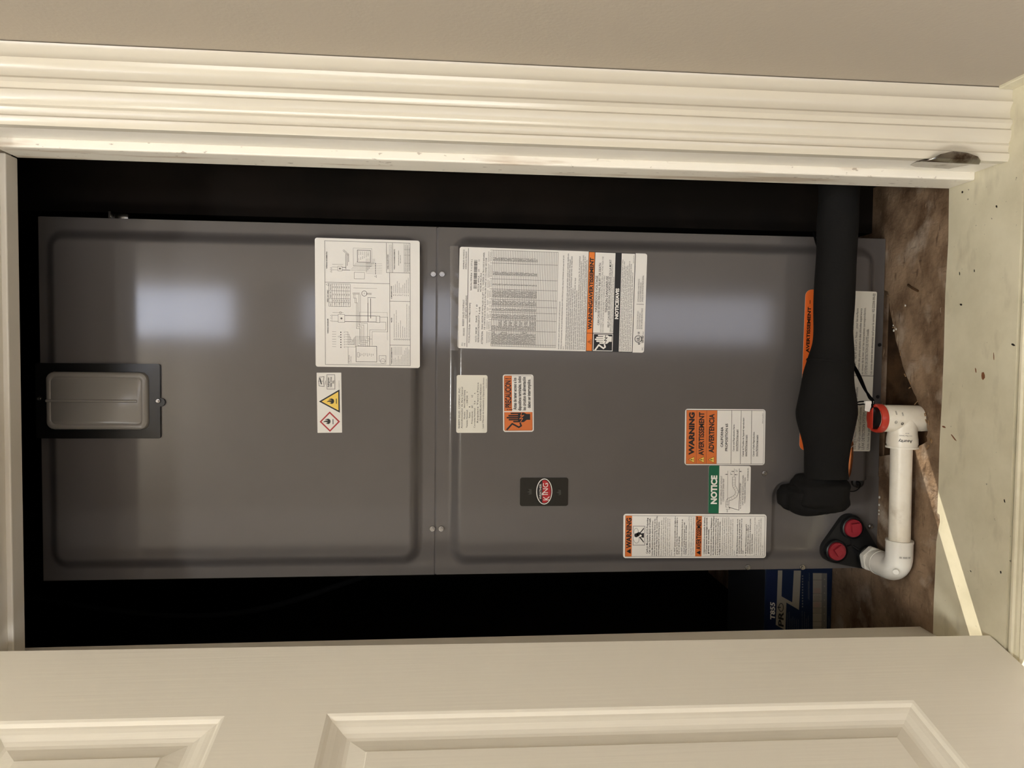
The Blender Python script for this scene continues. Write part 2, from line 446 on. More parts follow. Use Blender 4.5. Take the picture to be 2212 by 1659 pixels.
# inside of the closet
bm = bmesh.new(); bx(bm, 0.622, 0.67, -0.12, 0.74, -0.05, 1.95); bx(bm, 0.548, 0.623, 0.040, 0.74, 0.0, 1.95)  # second box is an added dark filler that blackens the gap beside the cabinet
struct('wall_closet_right', bm, CLOSET, 'dark unfinished inner closet wall on the right with an added dark filler', 'wall')
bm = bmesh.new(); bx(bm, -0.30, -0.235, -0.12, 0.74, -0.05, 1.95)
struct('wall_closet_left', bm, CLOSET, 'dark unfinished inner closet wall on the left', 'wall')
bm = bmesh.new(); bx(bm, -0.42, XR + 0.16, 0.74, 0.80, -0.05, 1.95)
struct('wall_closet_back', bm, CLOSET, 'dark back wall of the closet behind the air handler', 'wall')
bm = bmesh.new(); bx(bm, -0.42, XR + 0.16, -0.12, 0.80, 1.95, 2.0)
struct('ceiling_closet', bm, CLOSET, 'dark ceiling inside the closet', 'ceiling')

# closet floor: boards over a lower subfloor, broken away round the drain
floor = tag(bpy.data.objects.new('floor', None), 'worn brown particle board closet floor, broken around the drain pipe', 'floor', kind='structure')
COL.objects.link(floor)
bm = bmesh.new(); bx(bm, -0.235, 0.622, -0.20, 0.74, -0.05, -0.016); obj('subfloor', bm, SUB, floor)
rng = random.Random(3)
HOLE = [(0.455, 0.012), (0.448, -0.007), (0.41, -0.018), (0.37, -0.032), (0.33, -0.051), (0.289, -0.080), (0.272, -0.092), (0.262, -0.103), (0.250, -0.110), (0.236, -0.1135),
        (0.228, -0.110), (0.221, -0.113), (0.214, -0.100), (0.208, -0.092), (0.203, -0.080), (0.199, -0.066), (0.196, -0.050), (0.192, -0.034), (0.186, -0.012), (0.180, 0.012)]
def jag(pts, amp, sub=3):
    out = []
    for p, q in zip(pts, pts[1:]):
        for k in range(sub):
            t = k / sub; out.append((p[0] + (q[0] - p[0]) * t + (rng.uniform(-amp, amp) if k else 0), p[1] + (q[1] - p[1]) * t + (rng.uniform(-amp, amp) if k else 0)))
    out.append(pts[-1]); return out
edge = jag(HOLE, 0.0013)
right_board = [(0.622, -0.160), (0.622, 0.74), (0.455, 0.74)] + edge[:edge.index((0.236, -0.1135)) + 1] + [(0.2362, -0.160)]
left_board = [(0.2358, -0.160)] + edge[edge.index((0.236, -0.1135)):] + [(-0.235, 0.012), (-0.235, -0.160)]
far_board = [(0.4545, 0.0135), (0.4545, 0.74), (-0.235, 0.74), (-0.235, 0.0135)]
for pts in (right_board, left_board, far_board):
    bm = bmesh.new(); A, B = prism(bm, pts, 'z', -0.016, 0.0)
    bmesh.ops.triangulate(bm, faces=[f for f in bm.faces if len(f.verts) > 4])
    obj('floor_board', bm, PLY, floor)
for k in range(20):                                                     # splinters standing round the broken edge
    i = rng.randrange(int(len(edge) * 0.36), int(len(edge) * 0.93)) if k > 10 else rng.randrange(4, len(edge) // 2)
    x, y = edge[i]; x += rng.uniform(-.006, .006); y -= rng.uniform(0.0, .018) if k > 10 else rng.uniform(0, .003)
    a = rng.uniform(0, 3.14); l = rng.uniform(.002, .006); w = rng.uniform(.0003, .0008); t = rng.uniform(0.1, 0.4)
    bm = bmesh.new(); bx(bm, -l, l, -w, w, -.0004, .0007)
    bmesh.ops.transform(bm, matrix=Matrix.Translation((x, y, 0.0012 + l * math.sin(t) * .5)) @ Matrix.Rotation(a, 4, 'Z') @ Matrix.Rotation(t * .5, 4, 'Y'), verts=bm.verts[:])
    obj('splinter', bm, SPLINT, floor)
for px, py in ((1931, 703), (1934, 708), (1932, 714), (1937, 711), (1957, 660), (1894, 1072), (1893, 1088), (1892, 1100), (1891, 1107)):
    p = on_floor(px, py); bm = bmesh.new(); bmesh.ops.create_icosphere(bm, subdivisions=1, radius=rng.uniform(.0012, .0021))
    bmesh.ops.transform(bm, matrix=Matrix.Translation((p.x, min(p.y, -0.004), .001)) @ Matrix.Diagonal((1.2, 1, .6, 1)), verts=bm.verts[:])
    obj('plaster_crumb', bm, DUST, floor)
bm = bmesh.new(); a_, b_ = on_floor(1964, 615), on_floor(1986, 629)
tube(bm, [(a_.x, a_.y, .002), ((a_.x + b_.x) / 2, (a_.y + b_.y) / 2, .004), (b_.x, b_.y, .002)], .0016, 6); obj('wood_sliver', bm, SUB, floor)

# painted sill board with chipped inner edge
edge_in = [(0.590, -0.1415), (0.577, -0.1415), (0.506, -0.1435), (0.429, -0.1410), (0.351, -0.1422), (0.286, -0.1418), (0.226, -0.1400), (0.16, -0.1405), (0.122, -0.1400),
           (0.120, -0.1450), (0.110, -0.1462), (0.101, -0.1440), (0.08, -0.1402), (0.04, -0.1400), (-0.007, -0.1390), (-0.0545, -0.1400)]
pts = [(OPX0 - 0.016, -0.1400)] + edge_in[::-1][1:] + [(OPX1 + 0.016, -0.1415), (OPX1 + 0.016, -0.236), (XR, -0.236), (XR, -0.2705), (-0.20, -0.2705), (-0.20, -0.236), (OPX0 - 0.016, -0.236)]
bm = bmesh.new(); prism(bm, jag(pts, 0.0), 'z', -0.018, 0.0006)
bmesh.ops.triangulate(bm, faces=[f for f in bm.faces if len(f.verts) > 4])
sill = struct('trim_1', bm, SILL, 'scuffed cream painted wooden sill board across the closet opening', 'sill')
for px, py, l, w, m_, ang in ((2125, 812, .012, .006, CHIP, .2), (2109, 800, .008, .0018, CHIP, .3), (2061, 945, .016, .0022, CHIP, .9), (2040, 922, .008, .0032, CHIP, 1.4), (2148, 770, .010, .0012, CHIP, .1),
                              (2074, 591, .005, .0018, DARKCHIP, .1), (2106, 585, .004, .0018, DARKCHIP, .1), (2077, 658, .005, .0028, DARKCHIP, 1.2), (2154, 446, .004, .0026, DARKCHIP, .6),
                              (2080, 415, .004, .003, DARKCHIP, .8), (2190, 745, .007, .003, DARKCHIP, 1.2), (2171, 1082, .005, .0018, DARKCHIP, .4), (2163, 1236, .004, .0028, DARKCHIP, .4), (2098, 1234, .003, .0014, DARKCHIP, .9)):
    p = on_floor(px, py); bm = bmesh.new()
    o_ = [(l / 2 * math.cos(t) * rng.uniform(.7, 1.1), w / 2 * math.sin(t) * rng.uniform(.7, 1.1)) for t in [6.283 * k / 9 for k in range(9)]]
    prism(bm, o_, 'z', 0.0, .0003)
    bmesh.ops.transform(bm, matrix=Matrix.Translation((p.x, p.y, .0007)) @ Matrix.Rotation(ang, 4, 'Z'), verts=bm.verts[:])
    obj('paint_chip', bm, m_, sill)
# ridged nosing strip in front of the sill
prof = [(-0.2725, -0.060), (-0.2725, -0.002), (-0.2760, 0.0000), (-0.2785, -0.0004), (-0.2800, -0.0030), (-0.2830, -0.0034), (-0.2862, -0.0050), (-0.2885, -0.0040), (-0.2905, -0.0056), (-0.2925, -0.0110), (-0.2905, -0.018), (-0.2905, -0.060)]
bm = bmesh.new(); prism(bm, prof, 'x', -0.60, XR)
struct('trim_2', bm, SILL, 'dirty cream ridged nosing strip along the front of the sill', 'trim')

bm = bmesh.new(); bx(bm, 0.6750, XR + 0.002, -0.75, -0.2508, -0.03, 0.0205, bev=0.0012, seg=2)
struct('baseboard_right', bm, SILL, 'low cream strip along the foot of the beige wall beside the casing', 'trim')
# fluted casing
CAS = [(0.0, 0.0), (0.0, -0.011), (0.004, -0.0131), (0.0092, -0.01358), (0.0112, -0.0111), (0.015, -0.0107), (0.0195, -0.0123), (0.0225, -0.01134), (0.025, -0.01342), (0.03, -0.01486), (0.0375, -0.01534), (0.04, -0.01278), (0.0425, -0.0139), (0.0455, -0.01614), (0.05, -0.0159), (0.053, -0.01294), (0.059, -0.01134), (0.065, -0.0123), (0.069, -0.0147), (0.072, -0.01646), (0.075, -0.0147), (0.079, -0.01438), (0.086, -0.0147), (0.089, -0.0155), (0.089, 0.0)]
bm = bmesh.new(); prism(bm, [(OPX1 - 0.0008 + u, YW + v) for u, v in CAS], 'z', 0.0006, 1.36)
struct('trim_3', bm, TRIM, 'wide cream fluted door casing between the opening and the beige wall', 'door casing', smooth=28)
bm = bmesh.new(); prism(bm, [(YW + v, OPZ + 0.006 + u) for u, v in CAS], 'x', OPX0 - 0.004, OPX1 - 0.001)
struct('trim_4', bm, TRIM, 'cream fluted casing above the door opening', 'door casing', smooth=28)
# jambs with stops
bm = bmesh.new(); bx(bm, OPX1, OPX1 + 0.018, -0.236, -0.1415, 0.0006, OPZ + 0.018, bev=0.0008, seg=1)
j = struct('trim_5', bm, JAMB, 'cream right door jamb facing into the opening', 'door jamb')
bm = bmesh.new(); bx(bm, 0.5785, OPX1 + 0.002, -0.1915, -0.1417, 0.0006, OPZ - 0.0067, bev=0.0022, seg=2); obj('door_stop', bm, STOP, j)
bm = bmesh.new(); bx(bm, OPX0 - 0.018, OPX0, -0.225, -0.112, 0.0006, OPZ + 0.018, bev=0.0008, seg=1)
struct('trim_6', bm, JAMB, 'narrow left door jamb strip beside the open door', 'door jamb')
bm = bmesh.new(); bx(bm, OPX0, OPX1, -0.236, -0.1415, OPZ, OPZ + 0.018)
j = struct('trim_7', bm, JAMB, 'head jamb across the top of the closet opening', 'door jamb')
bm = bmesh.new(); bx(bm, OPX0, 0.5785, -0.1650, -0.1400, OPZ - 0.0067, OPZ + 0.001, bev=0.0015, seg=2); obj('door_stop', bm, JAMB, j)

# ------------------------------------------------------------------ the open moulded door
DA = math.radians(15.5); TILT = math.radians(0.75); DTH = 0.035
DM = Matrix.Translation((-0.012, -0.249, 0.0035)) @ Matrix.Rotation(-(math.pi / 2 + DA), 4, 'Z') @ Matrix.Rotation(-TILT, 4, 'Y')
# door space: x along the width from the hinge edge, y out of the seen face is +, z up
UB = [0.0, 0.1085, 0.275, 0.345, 0.511, 0.62]; ZB = [0.0, 0.171, 0.815, 0.919, 1.148, 1.232]
bm = bmesh.new()
def vq(*pts): bm.faces.new([bm.verts.new(p) for p in pts])
for i in range(5):
    for k in range(5):
        if i in (1, 3) and k in (1, 3): continue
        vq((UB[i], 0, ZB[k]), (UB[i + 1], 0, ZB[k]), (UB[i + 1], 0, ZB[k + 1]), (UB[i], 0, ZB[k + 1]))
for i in range(5):
    for k in range(5):
        vq((UB[i], -DTH, ZB[k]), (UB[i + 1], -DTH, ZB[k]), (UB[i + 1], -DTH, ZB[k + 1]), (UB[i], -DTH, ZB[k + 1]))
for k in range(5):
    vq((0, 0, ZB[k]), (0, 0, ZB[k + 1]), (0, -DTH, ZB[k + 1]), (0, -DTH, ZB[k])); vq((UB[5], 0, ZB[k]), (UB[5], 0, ZB[k + 1]), (UB[5], -DTH, ZB[k + 1]), (UB[5], -DTH, ZB[k]))
for i in range(5):
    vq((UB[i], 0, 0), (UB[i + 1], 0, 0), (UB[i + 1], -DTH, 0), (UB[i], -DTH, 0)); vq((UB[i], 0, ZB[5]), (UB[i + 1], 0, ZB[5]), (UB[i + 1], -DTH, ZB[5]), (UB[i], -DTH, ZB[5]))
bmesh.ops.remove_doubles(bm, verts=bm.verts[:], dist=1e-6)
for v in bm.verts:
    if v.co.x < 1e-6 and v.co.y < -0.02: v.co.x = 0.010          # hinge edge is bevelled
bmesh.ops.transform(bm, matrix=DM, verts=bm.verts[:])
door = struct('door_1', bm, DOORP, 'open cream moulded panel door with a fine wood grain', 'door')
PROF = [(0.0, 0.0), (0.003, -0.0012), (0.006, -0.0042), (0.009, -0.0048), (0.013, -0.0060), (0.019, -0.0088), (0.024, -0.0100), (0.028, -0.0102), (0.046, -0.0062), (0.0472, -0.0046)]
for i in (1, 3):
    for k in (1, 3):
        bm = bmesh.new(); prev = None
        for d, h in PROF:
            r_ = [bm.verts.new(DM @ Vector(p)) for p in ((UB[i] + d, h, ZB[k] + d), (UB[i + 1] - d, h, ZB[k] + d), (UB[i + 1] - d, h, ZB[k + 1] - d), (UB[i] + d, h, ZB[k + 1] - d))]
            if prev:
                for q in range(4): bm.faces.new((prev[q], prev[(q + 1) % 4], r_[(q + 1) % 4], r_[q]))
            prev = r_
        bm.faces.new(prev); obj('door_panel', bm, DOORP, door)

# hall ceiling light, behind and above the viewer
lampo = empty('ceiling_light', (LAMP_POS[0], LAMP_POS[1], CE), 'round warm ceiling light in the hall above the viewer', 'lamp')
bm = bmesh.new(); lathe(bm, [(0.17, 0.0), (0.17, 0.02), (0.155, 0.026), (0.155, 0.03)], (LAMP_POS[0], LAMP_POS[1], CE), (0, 0, -1), 40); obj('lamp_base', bm, TRIM, lampo, 40)
bm = bmesh.new(); lathe(bm, [(0.150, 0.026), (0.150, 0.045), (0.130, 0.066), (0.09, 0.080), (0.03, 0.086)], (LAMP_POS[0], LAMP_POS[1], CE), (0, 0, -1), 40); obj('lamp_shade', bm, LAMPG, lampo, 60)

# ------------------------------------------------------------------ air handler
W_, H_ = 0.533, 1.288
PF = -0.0125            # front of the raised panel faces
unit = empty('air_handler', (W_ / 2, 0.28, 0.0), 'tall grey sheet metal air handler covered in warning stickers, standing in the closet', 'air handler')

bm = bmesh.new(); bx(bm, 0.0, W_, 0.0015, 0.56, 0.0, H_, bev=0.002, seg=1)
obj('cabinet', bm, GREYD, unit)

def fine(lo, hi, zones, step, coarse):
    """grid lines: fine inside the zones, coarse elsewhere"""
    out = [lo]; x = lo
    while x < hi - 1e-9:
        st = step if any(a - 1e-9 <= x < b - 1e-9 for a, b in zones) else coarse
        nx = x + st
        for a, b in zones:
            if x < a - 1e-9 < nx: nx = a
        x = min(nx, hi); out.append(x)
    return out

def embossed(name, x0, x1, z0, z1, ex0, ex1, ez0, ez1, h, rad=0.030, slope=0.020, cut=None, y0=0.0015, skirt=0.0008, mat_=None):
    """pressed sheet panel: flat flange with a raised field of rounded outline"""
    zx = [(ex0 - .001, ex0 + .040), (ex1 - .040, ex1 + .001)]; zz = [(ez0 - .001, ez0 + .040), (ez1 - .040, ez1 + .001)]
    X = fine(x0, x1, zx, .0016, .03); Z = fine(z0, z1, zz, .0016, .03)
    def hh(x, z):
        cx, cz, hx, hz = (ex0 + ex1) / 2, (ez0 + ez1) / 2, (ex1 - ex0) / 2 - rad, (ez1 - ez0) / 2 - rad
        qx, qz = abs(x - cx) - hx, abs(z - cz) - hz
        d = math.hypot(max(qx, 0), max(qz, 0)) + min(max(qx, qz), 0) - rad
        t = min(max(-d / slope, 0), 1); return h * t * t * (3 - 2 * t)
    bm = bmesh.new()
    F = [[bm.verts.new((x, y0 - .0015 - hh(x, z), z)) for z in Z] for x in X]
    B = [[bm.verts.new((x, y0 + skirt if cut is None else y0 + .004, z)) for z in Z] for x in X]
    for i in range(len(X) - 1):
        for k in range(len(Z) - 1):
            bm.faces.new((F[i][k], F[i + 1][k], F[i + 1][k + 1], F[i][k + 1])); bm.faces.new((B[i][k], B[i][k + 1], B[i + 1][k + 1], B[i + 1][k]))
    for i in range(len(X) - 1):
        bm.faces.new((F[i][0], B[i][0], B[i + 1][0], F[i + 1][0])); bm.faces.new((F[i][-1], F[i + 1][-1], B[i + 1][-1], B[i][-1]))
    for k in range(len(Z) - 1):
        bm.faces.new((F[0][k], F[0][k + 1], B[0][k + 1], B[0][k])); bm.faces.new((F[-1][k], B[-1][k], B[-1][k + 1], F[-1][k + 1]))
    if cut:
        bmesh.ops.recalc_face_normals(bm, faces=bm.faces[:])
        me = bpy.data.meshes.new('p'); bm.to_mesh(me); bm.free(); o = bpy.data.objects.new('p', me); COL.objects.link(o)
        bc = bmesh.new(); prism(bc, cut, 'y', -0.06, 0.05); bmesh.ops.recalc_face_normals(bc, faces=bc.faces[:])
        mc = bpy.data.meshes.new('c'); bc.to_mesh(mc); bc.free(); oc = bpy.data.objects.new('c', mc); COL.objects.link(oc)
        md = o.modifiers.new('b', 'BOOLEAN'); md.operation = 'DIFFERENCE'; md.object = oc; md.solver = 'EXACT'
        dg = bpy.context.evaluated_depsgraph_get(); dg.update()
        res = bpy.data.meshes.new_from_object(o.evaluated_get(dg))
        bpy.data.objects.remove(o); bpy.data.objects.remove(oc); bpy.data.meshes.remove(me); bpy.data.meshes.remove(mc)
        bm = bmesh.new(); bm.from_mesh(res); bpy.data.meshes.remove(res)
    return obj(name, bm, mat_ or GREY, unit, 30)

embossed('upper_access_panel', 0.001, 0.532, 0.7160, 1.2865, 0.0165, 0.5165, 0.7335, 1.2775, 0.0125)
CUT = [(-0.05, -0.05), (0.1455, -0.05), (0.1455, 0.161)] + [(0.1215 + 0.024 * math.cos(a), 0.161 + 0.024 * math.sin(a)) for a in [math.pi / 2 * k / 8 for k in range(1, 9)]] + [(-0.05, 0.185)]
embossed('lower_access_panel', 0.001, 0.532, 0.0015, 0.7130, 0.0150, 0.5200, 0.0175, 0.6950, 0.0125, cut=CUT)
embossed('coil_access_plate', 0.001, 0.150, 0.0005, 0.190, 0.0150, 0.70, 0.0120, 0.70, 0.0030, y0=0.0012)

def screw(px, py, Y, turn=0.0, parent=unit, r=.0043):
    p = at(px, py, Y); bm = bmesh.new()
    lathe(bm, [(r, 0.0), (r, .0010), (r * .92, .0014), (r * .66, .0015)], p, (0, -1, 0), 20)
    hx = [(p.x + r * .66 * math.cos(turn + math.pi / 3 * k), p.z + r * .66 * math.sin(turn + math.pi / 3 * k)) for k in range(6)]
    prism(bm, hx, 'y', p.y - .0046, p.y - .0010)
    d = (math.cos(turn + .5) * r * .5, math.sin(turn + .5) * r * .5)
    bx(bm, p.x - r * .45, p.x + r * .45, p.y - .0050, p.y - .0044, p.z - .0005, p.z + .0005)
    return obj('screw', bm, ZINC, parent, 40)
for k, (px, py, Y) in enumerate(((936, 592, -.0005), (955, 592, -.0005), (934, 1142, -.0005), (953, 1142, -.0005), (1651, 1022, PF), (1615, 1225, -.0005), (1733, 1225, -.0005), (1880, 1137, -.0008))):
    screw(px, py, Y, k * .7)
for px, py, Y in ((1896, 857, -.0008), (1900, 745, -.0008)):
    p = at(px, py, Y); bm = bmesh.new(); lathe(bm, [(.0030, 0), (.0030, .0004)], p, (0, -1, 0), 16); obj('screw_hole', bm, INK, unit)
# small clamp on the right flank near the top
bm = bmesh.new(); bx(bm, W_ - .001, W_ + .014, .02, .05, 1.195, 1.200, bev=.001, seg=1); bx(bm, W_ - .001, W_ + .012, .024, .046, 1.172, 1.196, bev=.004); obj('conduit_clamp', bm, ZINC, unit, 40)
# grommet in the coil plate
p = at(1850, 1040, -.004); bm = bmesh.new(); lathe(bm, [(.0055, 0), (.0095, .001), (.0095, .006), (.006, .008), (.004, .006)], (p.x, -.004, p.z), (0, -1, 0), 20); obj('grommet', bm, BLKM, unit, 40)

# --- breaker cover: black frame round a domed smoked window
cx0, cx1, cz0, cz1 = 0.2130, 0.3215, 1.1133, 1.2850
cov = bmesh.new()
outer = rrect(cx0, cx1, cz0, cz1, .003, 3); inner = rrect(cx0 + .0125, cx1 - .0118, cz0 + .0150, cz1 - .0155, .011, 3)
lv = []
for pts, y in ((outer, PF + .001), (outer, PF - .0035), (inner, PF - .0040), (inner, PF - .0010)):
    lv.append([cov.verts.new((x, y, z)) for x, z in pts])
for a, b in zip(lv, lv[1:]):
    for i in range(len(a)): cov.faces.new((a[i], a[(i + 1) % len(a)], b[(i + 1) % len(a)], b[i]))
cov.faces.new(lv[-1])
lathe(cov, [(.0062, 0), (.0062, .0042)], ((cx0 + cx1) / 2 - .0015, PF + .0008, cz0 - .0005), (0, -1, 0), 24)
cover = obj('breaker_cover', cov, BLKG, unit, 35); cover['label'] = 'black framed clear plastic breaker cover near the top'
dm = bmesh.new(); prev = None
wx0, wx1, wz0, wz1 = cx0 + .0130, cx1 - .0123, cz0 + .0155, cz1 - .0160
for ins, y in ((0, -.0010), (0, -.0050), (.0012, -.0085), (.004, -.0102), (.0065, -.0104), (.0080, -.0092), (.0095, -.0104)):
    r_ = [dm.verts.new((x, PF + y, z)) for x, z in rrect(wx0 + ins, wx1 - ins, wz0 + ins, wz1 - ins, max(.011 - ins * .5, .005), 5)]
    if prev:
        for i in range(len(r_)): dm.faces.new((prev[i], prev[(i + 1) % len(r_)], r_[(i + 1) % len(r_)], r_[i]))
    prev = r_
dm.faces.new(prev)
wdw = obj('cover_window', dm, WIN, cover, 40)
rb = bmesh.new(); mx_ = (wx0 + wx1) / 2
tube(rb, [(mx_, PF - .0100, wz0 + .014), (mx_, PF - .0106, wz0 + .018), (mx_, PF - .0106, wz1 - .006), (mx_, PF - .0100, wz1 - .002)], .0021, 8); obj('rib', rb, WIN, cover, 60)
for dx in (-.018, .019):      # breaker body and handles behind the window
    b_ = bmesh.new(); bx(b_, mx_ + dx - .015, mx_ + dx + .015, PF - .0035, PF - .0012, wz0 + .030, wz1 - .020, bev=.001, seg=1); obj('breaker', b_, BLKM, cover)
b_ = bmesh.new(); bx(b_, mx_ + .012, mx_ + .026, PF - .0075, PF - .0030, wz0 + .020, wz0 + .044, bev=.001, seg=1); obj('breaker_handle', b_, PVCG, cover)
screw(342, 866, PF - .0040, .3, cover, .0030); screw(86, 861, PF - .0040, .8, cover, .0030)

# --- drain connection: black boss with two red plugs
dp = bmesh.new()
C3 = [(at(1841, 1140, -.016), .0205), (at(1806, 1190, -.016), .0205), (Vector((.0235, 0, .0235)), .0215)]
def hull2(circs, n=40):
    P = [(c.x + r * math.cos(6.2832 * k / n), c.z + r * math.sin(6.2832 * k / n)) for c, r in circs for k in range(n)]
    P = sorted(set(P)); lo = []; up = []
    cr = lambda o, a, b: (a[0] - o[0]) * (b[1] - o[1]) - (a[1] - o[1]) * (b[0] - o[0])
    for p in P:
        while len(lo) > 1 and cr(lo[-2], lo[-1], p) <= 0: lo.pop()
        lo.append(p)
    for p in reversed(P):
        while len(up) > 1 and cr(up[-2], up[-1], p) <= 0: up.pop()
        up.append(p)
    return lo[:-1] + up[:-1]
hp = hull2(C3); prism(dp, [(x, max(z, .0006)) for x, z in hp], 'y', -.0120, .0)
cen = (sum(x for x, z in hp) / len(hp), sum(z for x, z in hp) / len(hp))
for c_, r_ in C3: lathe(dp, [(.0182, 0), (.0182, .0090), (.0168, .0100), (.0160, .0070)], (c_.x, -.0110, max(c_.z, .019)), (0, -1, 0), 32)
for c_, r_ in C3:
    tube(dp, [(c_.x, -.0125, c_.z), (cen[0], -.0125, cen[1])], .0022, 6)
port = obj('drain_connection', dp, BLKM, unit, 35); port['label'] = 'black triangular drain connection with red plugs'
for (c_, r_), turn in zip(C3[:2], (0.12, 0.62)):
    b_ = bmesh.new(); lathe(b_, [(.0142, 0), (.0146, .006), (.0136, .0085)], (c_.x, -.0130, c_.z), (0, -1, 0), 32)
    s_ = .0068; q_ = [(c_.x + .002 + s_ * 1.414 * math.cos(turn + math.pi / 4 + math.pi / 2 * k), c_.z - .001 + s_ * 1.414 * math.sin(turn + math.pi / 4 + math.pi / 2 * k)) for k in range(4)]
    prism(b_, q_, 'y', -.0265, -.0200); obj('drain_plug', b_, REDP, port, 35)

# ------------------------------------------------------------------ stickers
def triangle(L, a, b, w, h, fill, edge, lev=2, t=1.2, bang=None):
    L.poly([(a, b - h / 2), (a + w / 2, b + h / 2), (a - w / 2, b + h / 2)], edge, lev)
    k = 1 - t * 3.2 / h
    if fill: L.poly([(a, b - h / 2 + t * 1.9), (a + w / 2 - t * 1.55, b + h / 2 - t * .8), (a - w / 2 + t * 1.55, b + h / 2 - t * .8)], fill, lev + 1)
    if bang:
        L.rect(a - .07 * w, b - .14 * h, a + .07 * w, b + .18 * h, bang, lev + 2); L.rect(a - .07 * w, b + .25 * h, a + .07 * w, b + .36 * h, bang, lev + 2)

def shock_hand(L, a0, b0, s, sy, hand, bolt, lev=2):
    """hand struck by a live cable, drawn in a square of side s"""
    P = lambda x, y: (a0 + x * s, b0 + y * sy)
    for x, y0, w in ((.905, .21, .075), (.785, .12, .085), (.68, .055, .085), (.575, .13, .085), (.47, .30, .08)):
        L.rect(*P(x - w / 2, y0 + w / 2), *P(x + w / 2, .55), hand, lev); L.ell(*P(x, y0 + w / 2), w / 2 * s, w / 2 * s, hand, lev, 16)
    L.poly([P(.43, .50), P(.945, .50), P(.945, .72), P(.87, .83), P(.87, .96), P(.56, .96), P(.56, .83), P(.44, .72)], hand, lev)
    L.line([P(.93, .64), P(.76, .60), P(.80, .72), P(.62, .56), P(.64, .68), P(.46, .60)], .035 * s, bolt, lev + 1)
    L.line([P(.05, .08), P(.36, .28), P(.17, .53), P(.25, .62), P(.39, .58)], .085 * s, hand, lev)

def flame(L, a, b, s, m_, lev=4):
    P = lambda pts: [(a + x * s, b + y * s) for x, y in pts]
    L.poly(P([(-.05, .62), (-.38, .5), (-.55, .2), (-.48, -.12), (-.3, -.38), (-.32, -.1), (-.18, .02), (-.22, .3)]), m_, lev)
    L.poly(P([(-.05, .62), (-.22, .3), (-.18, .02), (-.08, -.45), (-.18, -.95), (.12, -.6), (.2, -.25), (.12, .1), (.02, .3)]), m_, lev)
    L.poly(P([(-.05, .62), (.02, .3), (.12, .1), (.28, -.05), (.42, -.62), (.5, -.2), (.58, .15), (.42, .48), (.2, .6)]), m_, lev)

def crown(L, a, b, s, m_, lev=4):
    L.poly([(a - s * .5, b + s * .4), (a - s * .6, b - s * .3), (a - s * .25, b), (a, b - s * .6), (a + s * .25, b), (a + s * .6, b - s * .3), (a + s * .5, b + s * .4)], m_, lev)

# 1 wiring diagram
L = photo_label(((682, 792), (680, 513.5), (907, 795)), PF, 278, 226)
I, G, D = INK, INKG, INKM
L.frame(5, 21, 272, 205, .7, D); L.line([(5, 160.5), (207, 160.5)], .7, D); L.line([(183, 21), (183, 160)], .7, D)
L.line([(207, 153.6), (271, 153.6)], .7, D); L.line([(207, 153.6), (207, 205)], .7, D); L.line([(207, 167), (271, 167)], .7, D)
L.line([(145, 160.5), (145, 205)], .7, D); L.line([(49.5, 160.5), (49.5, 205)], .7, D)
L.text('WIRING SCHEMATIC', 212, 26.5, 2.6, I, 249, .02); L.text('WIRING DIAGRAM', 72, 28, 2.6, I, 104, .02); L.text('SPEED TAP TABLE', 140, 28, 2.4, I, 166, .02)
L.text('NOTES', 99, 165.5, 2.6, I, 109, .02); L.text('COMPONENT CODES', 150, 165.5, 2.4, I, 178, .02); L.text('WIRING INFORMATION', 8, 165.5, 2.4, I, 44, .02); L.text('WIRE COLOR CODE', 214, 158, 2.4, I, 246, .02)
for k in range(4): L.bars(208, 268, 160 + k * 0 + 2.2 * (k % 3), .8, D, (1.5, 6)) if k < 3 else None
L.text('WIRING DIAGRAM/SCHEMATIC', 214, 172, 2.2, I, 258, .02)
L.bars(223, 256, 180, 1.5, D, (3, 8)); L.bars(228, 246, 184, 1.5, D, (3, 8))
for b_ in (192, 196.5, 201): L.line([(208, b_), (271, b_)], .5, G)
for a_ in (228, 246, 258): L.line([(a_, 192), (a_, 205)], .5, G)
L.bars(210, 268, 194.4, 1.3, G); L.bars(210, 268, 199, 1.3, D); L.bars(212, 262, 203.3, 1.3, D)
for k in range(9):                                                        # component codes
    L.bars(157, 160.5, 169 + 4 * k, 1.6, I, (1, 3)); L.bars(163, 163 + [16, 20, 26, 22, 12, 18, 22, 30, 34][k], 169 + 4 * k, 1.2, D, (2, 8))
for k in range(8):                                                        # notes
    triangle(L, 62, 170 + 4.6 * k, 4, 4, PAPER, D, 2, .4); L.bars(66, [118, 126, 98, 104, 92, 88, 140, 136][k], 170 + 4.6 * k, 1.2, D, (2, 8))
for k in range(11):
    L.bars(7, [20, 22, 18, 26, 20, 26, 30, 38, 44, 46, 40][k], 169 + 3.3 * k, 1.1, D, (2, 7))
    if k < 6: L.line([(28, 169.6 + 3.3 * k), (46, 169.6 + 3.3 * k)], .4, G)
for b_ in (29.5, 36.5, 46.5, 56, 66, 75): L.line([(131, b_), (180, b_)], .5, D)                                # speed tap table
for b_ in (41.5, 51, 61, 70.5): L.line([(140, b_), (180, b_)], .4, D)
for a_ in (131, 140, 148, 165, 180): L.line([(a_, 29.5), (a_, 75)], .5, D)
for k, b_ in enumerate((43, 52.5, 62, 72)):
    L.text('2 TON', 132, b_, 2.0, I, 139, .02, res=1)
    for q in (0, 1):
        for a_ in (142, 155, 171): L.bars(a_, a_ + 4, b_ - 4.4 + q * 4.8, 1.6, D, (4, 5))
L.bars(132, 139, 33, 1.6, D, (6, 7)); L.bars(150, 163, 33, 2.4, D, (5, 8)); L.bars(167, 179, 33, 2.4, D, (5, 8)); triangle(L, 178, 26, 6, 6, PAPER, D, 2, .5)
def wirep(*p, w=.5, m_=G): L.line(list(p), w, m_, 2)
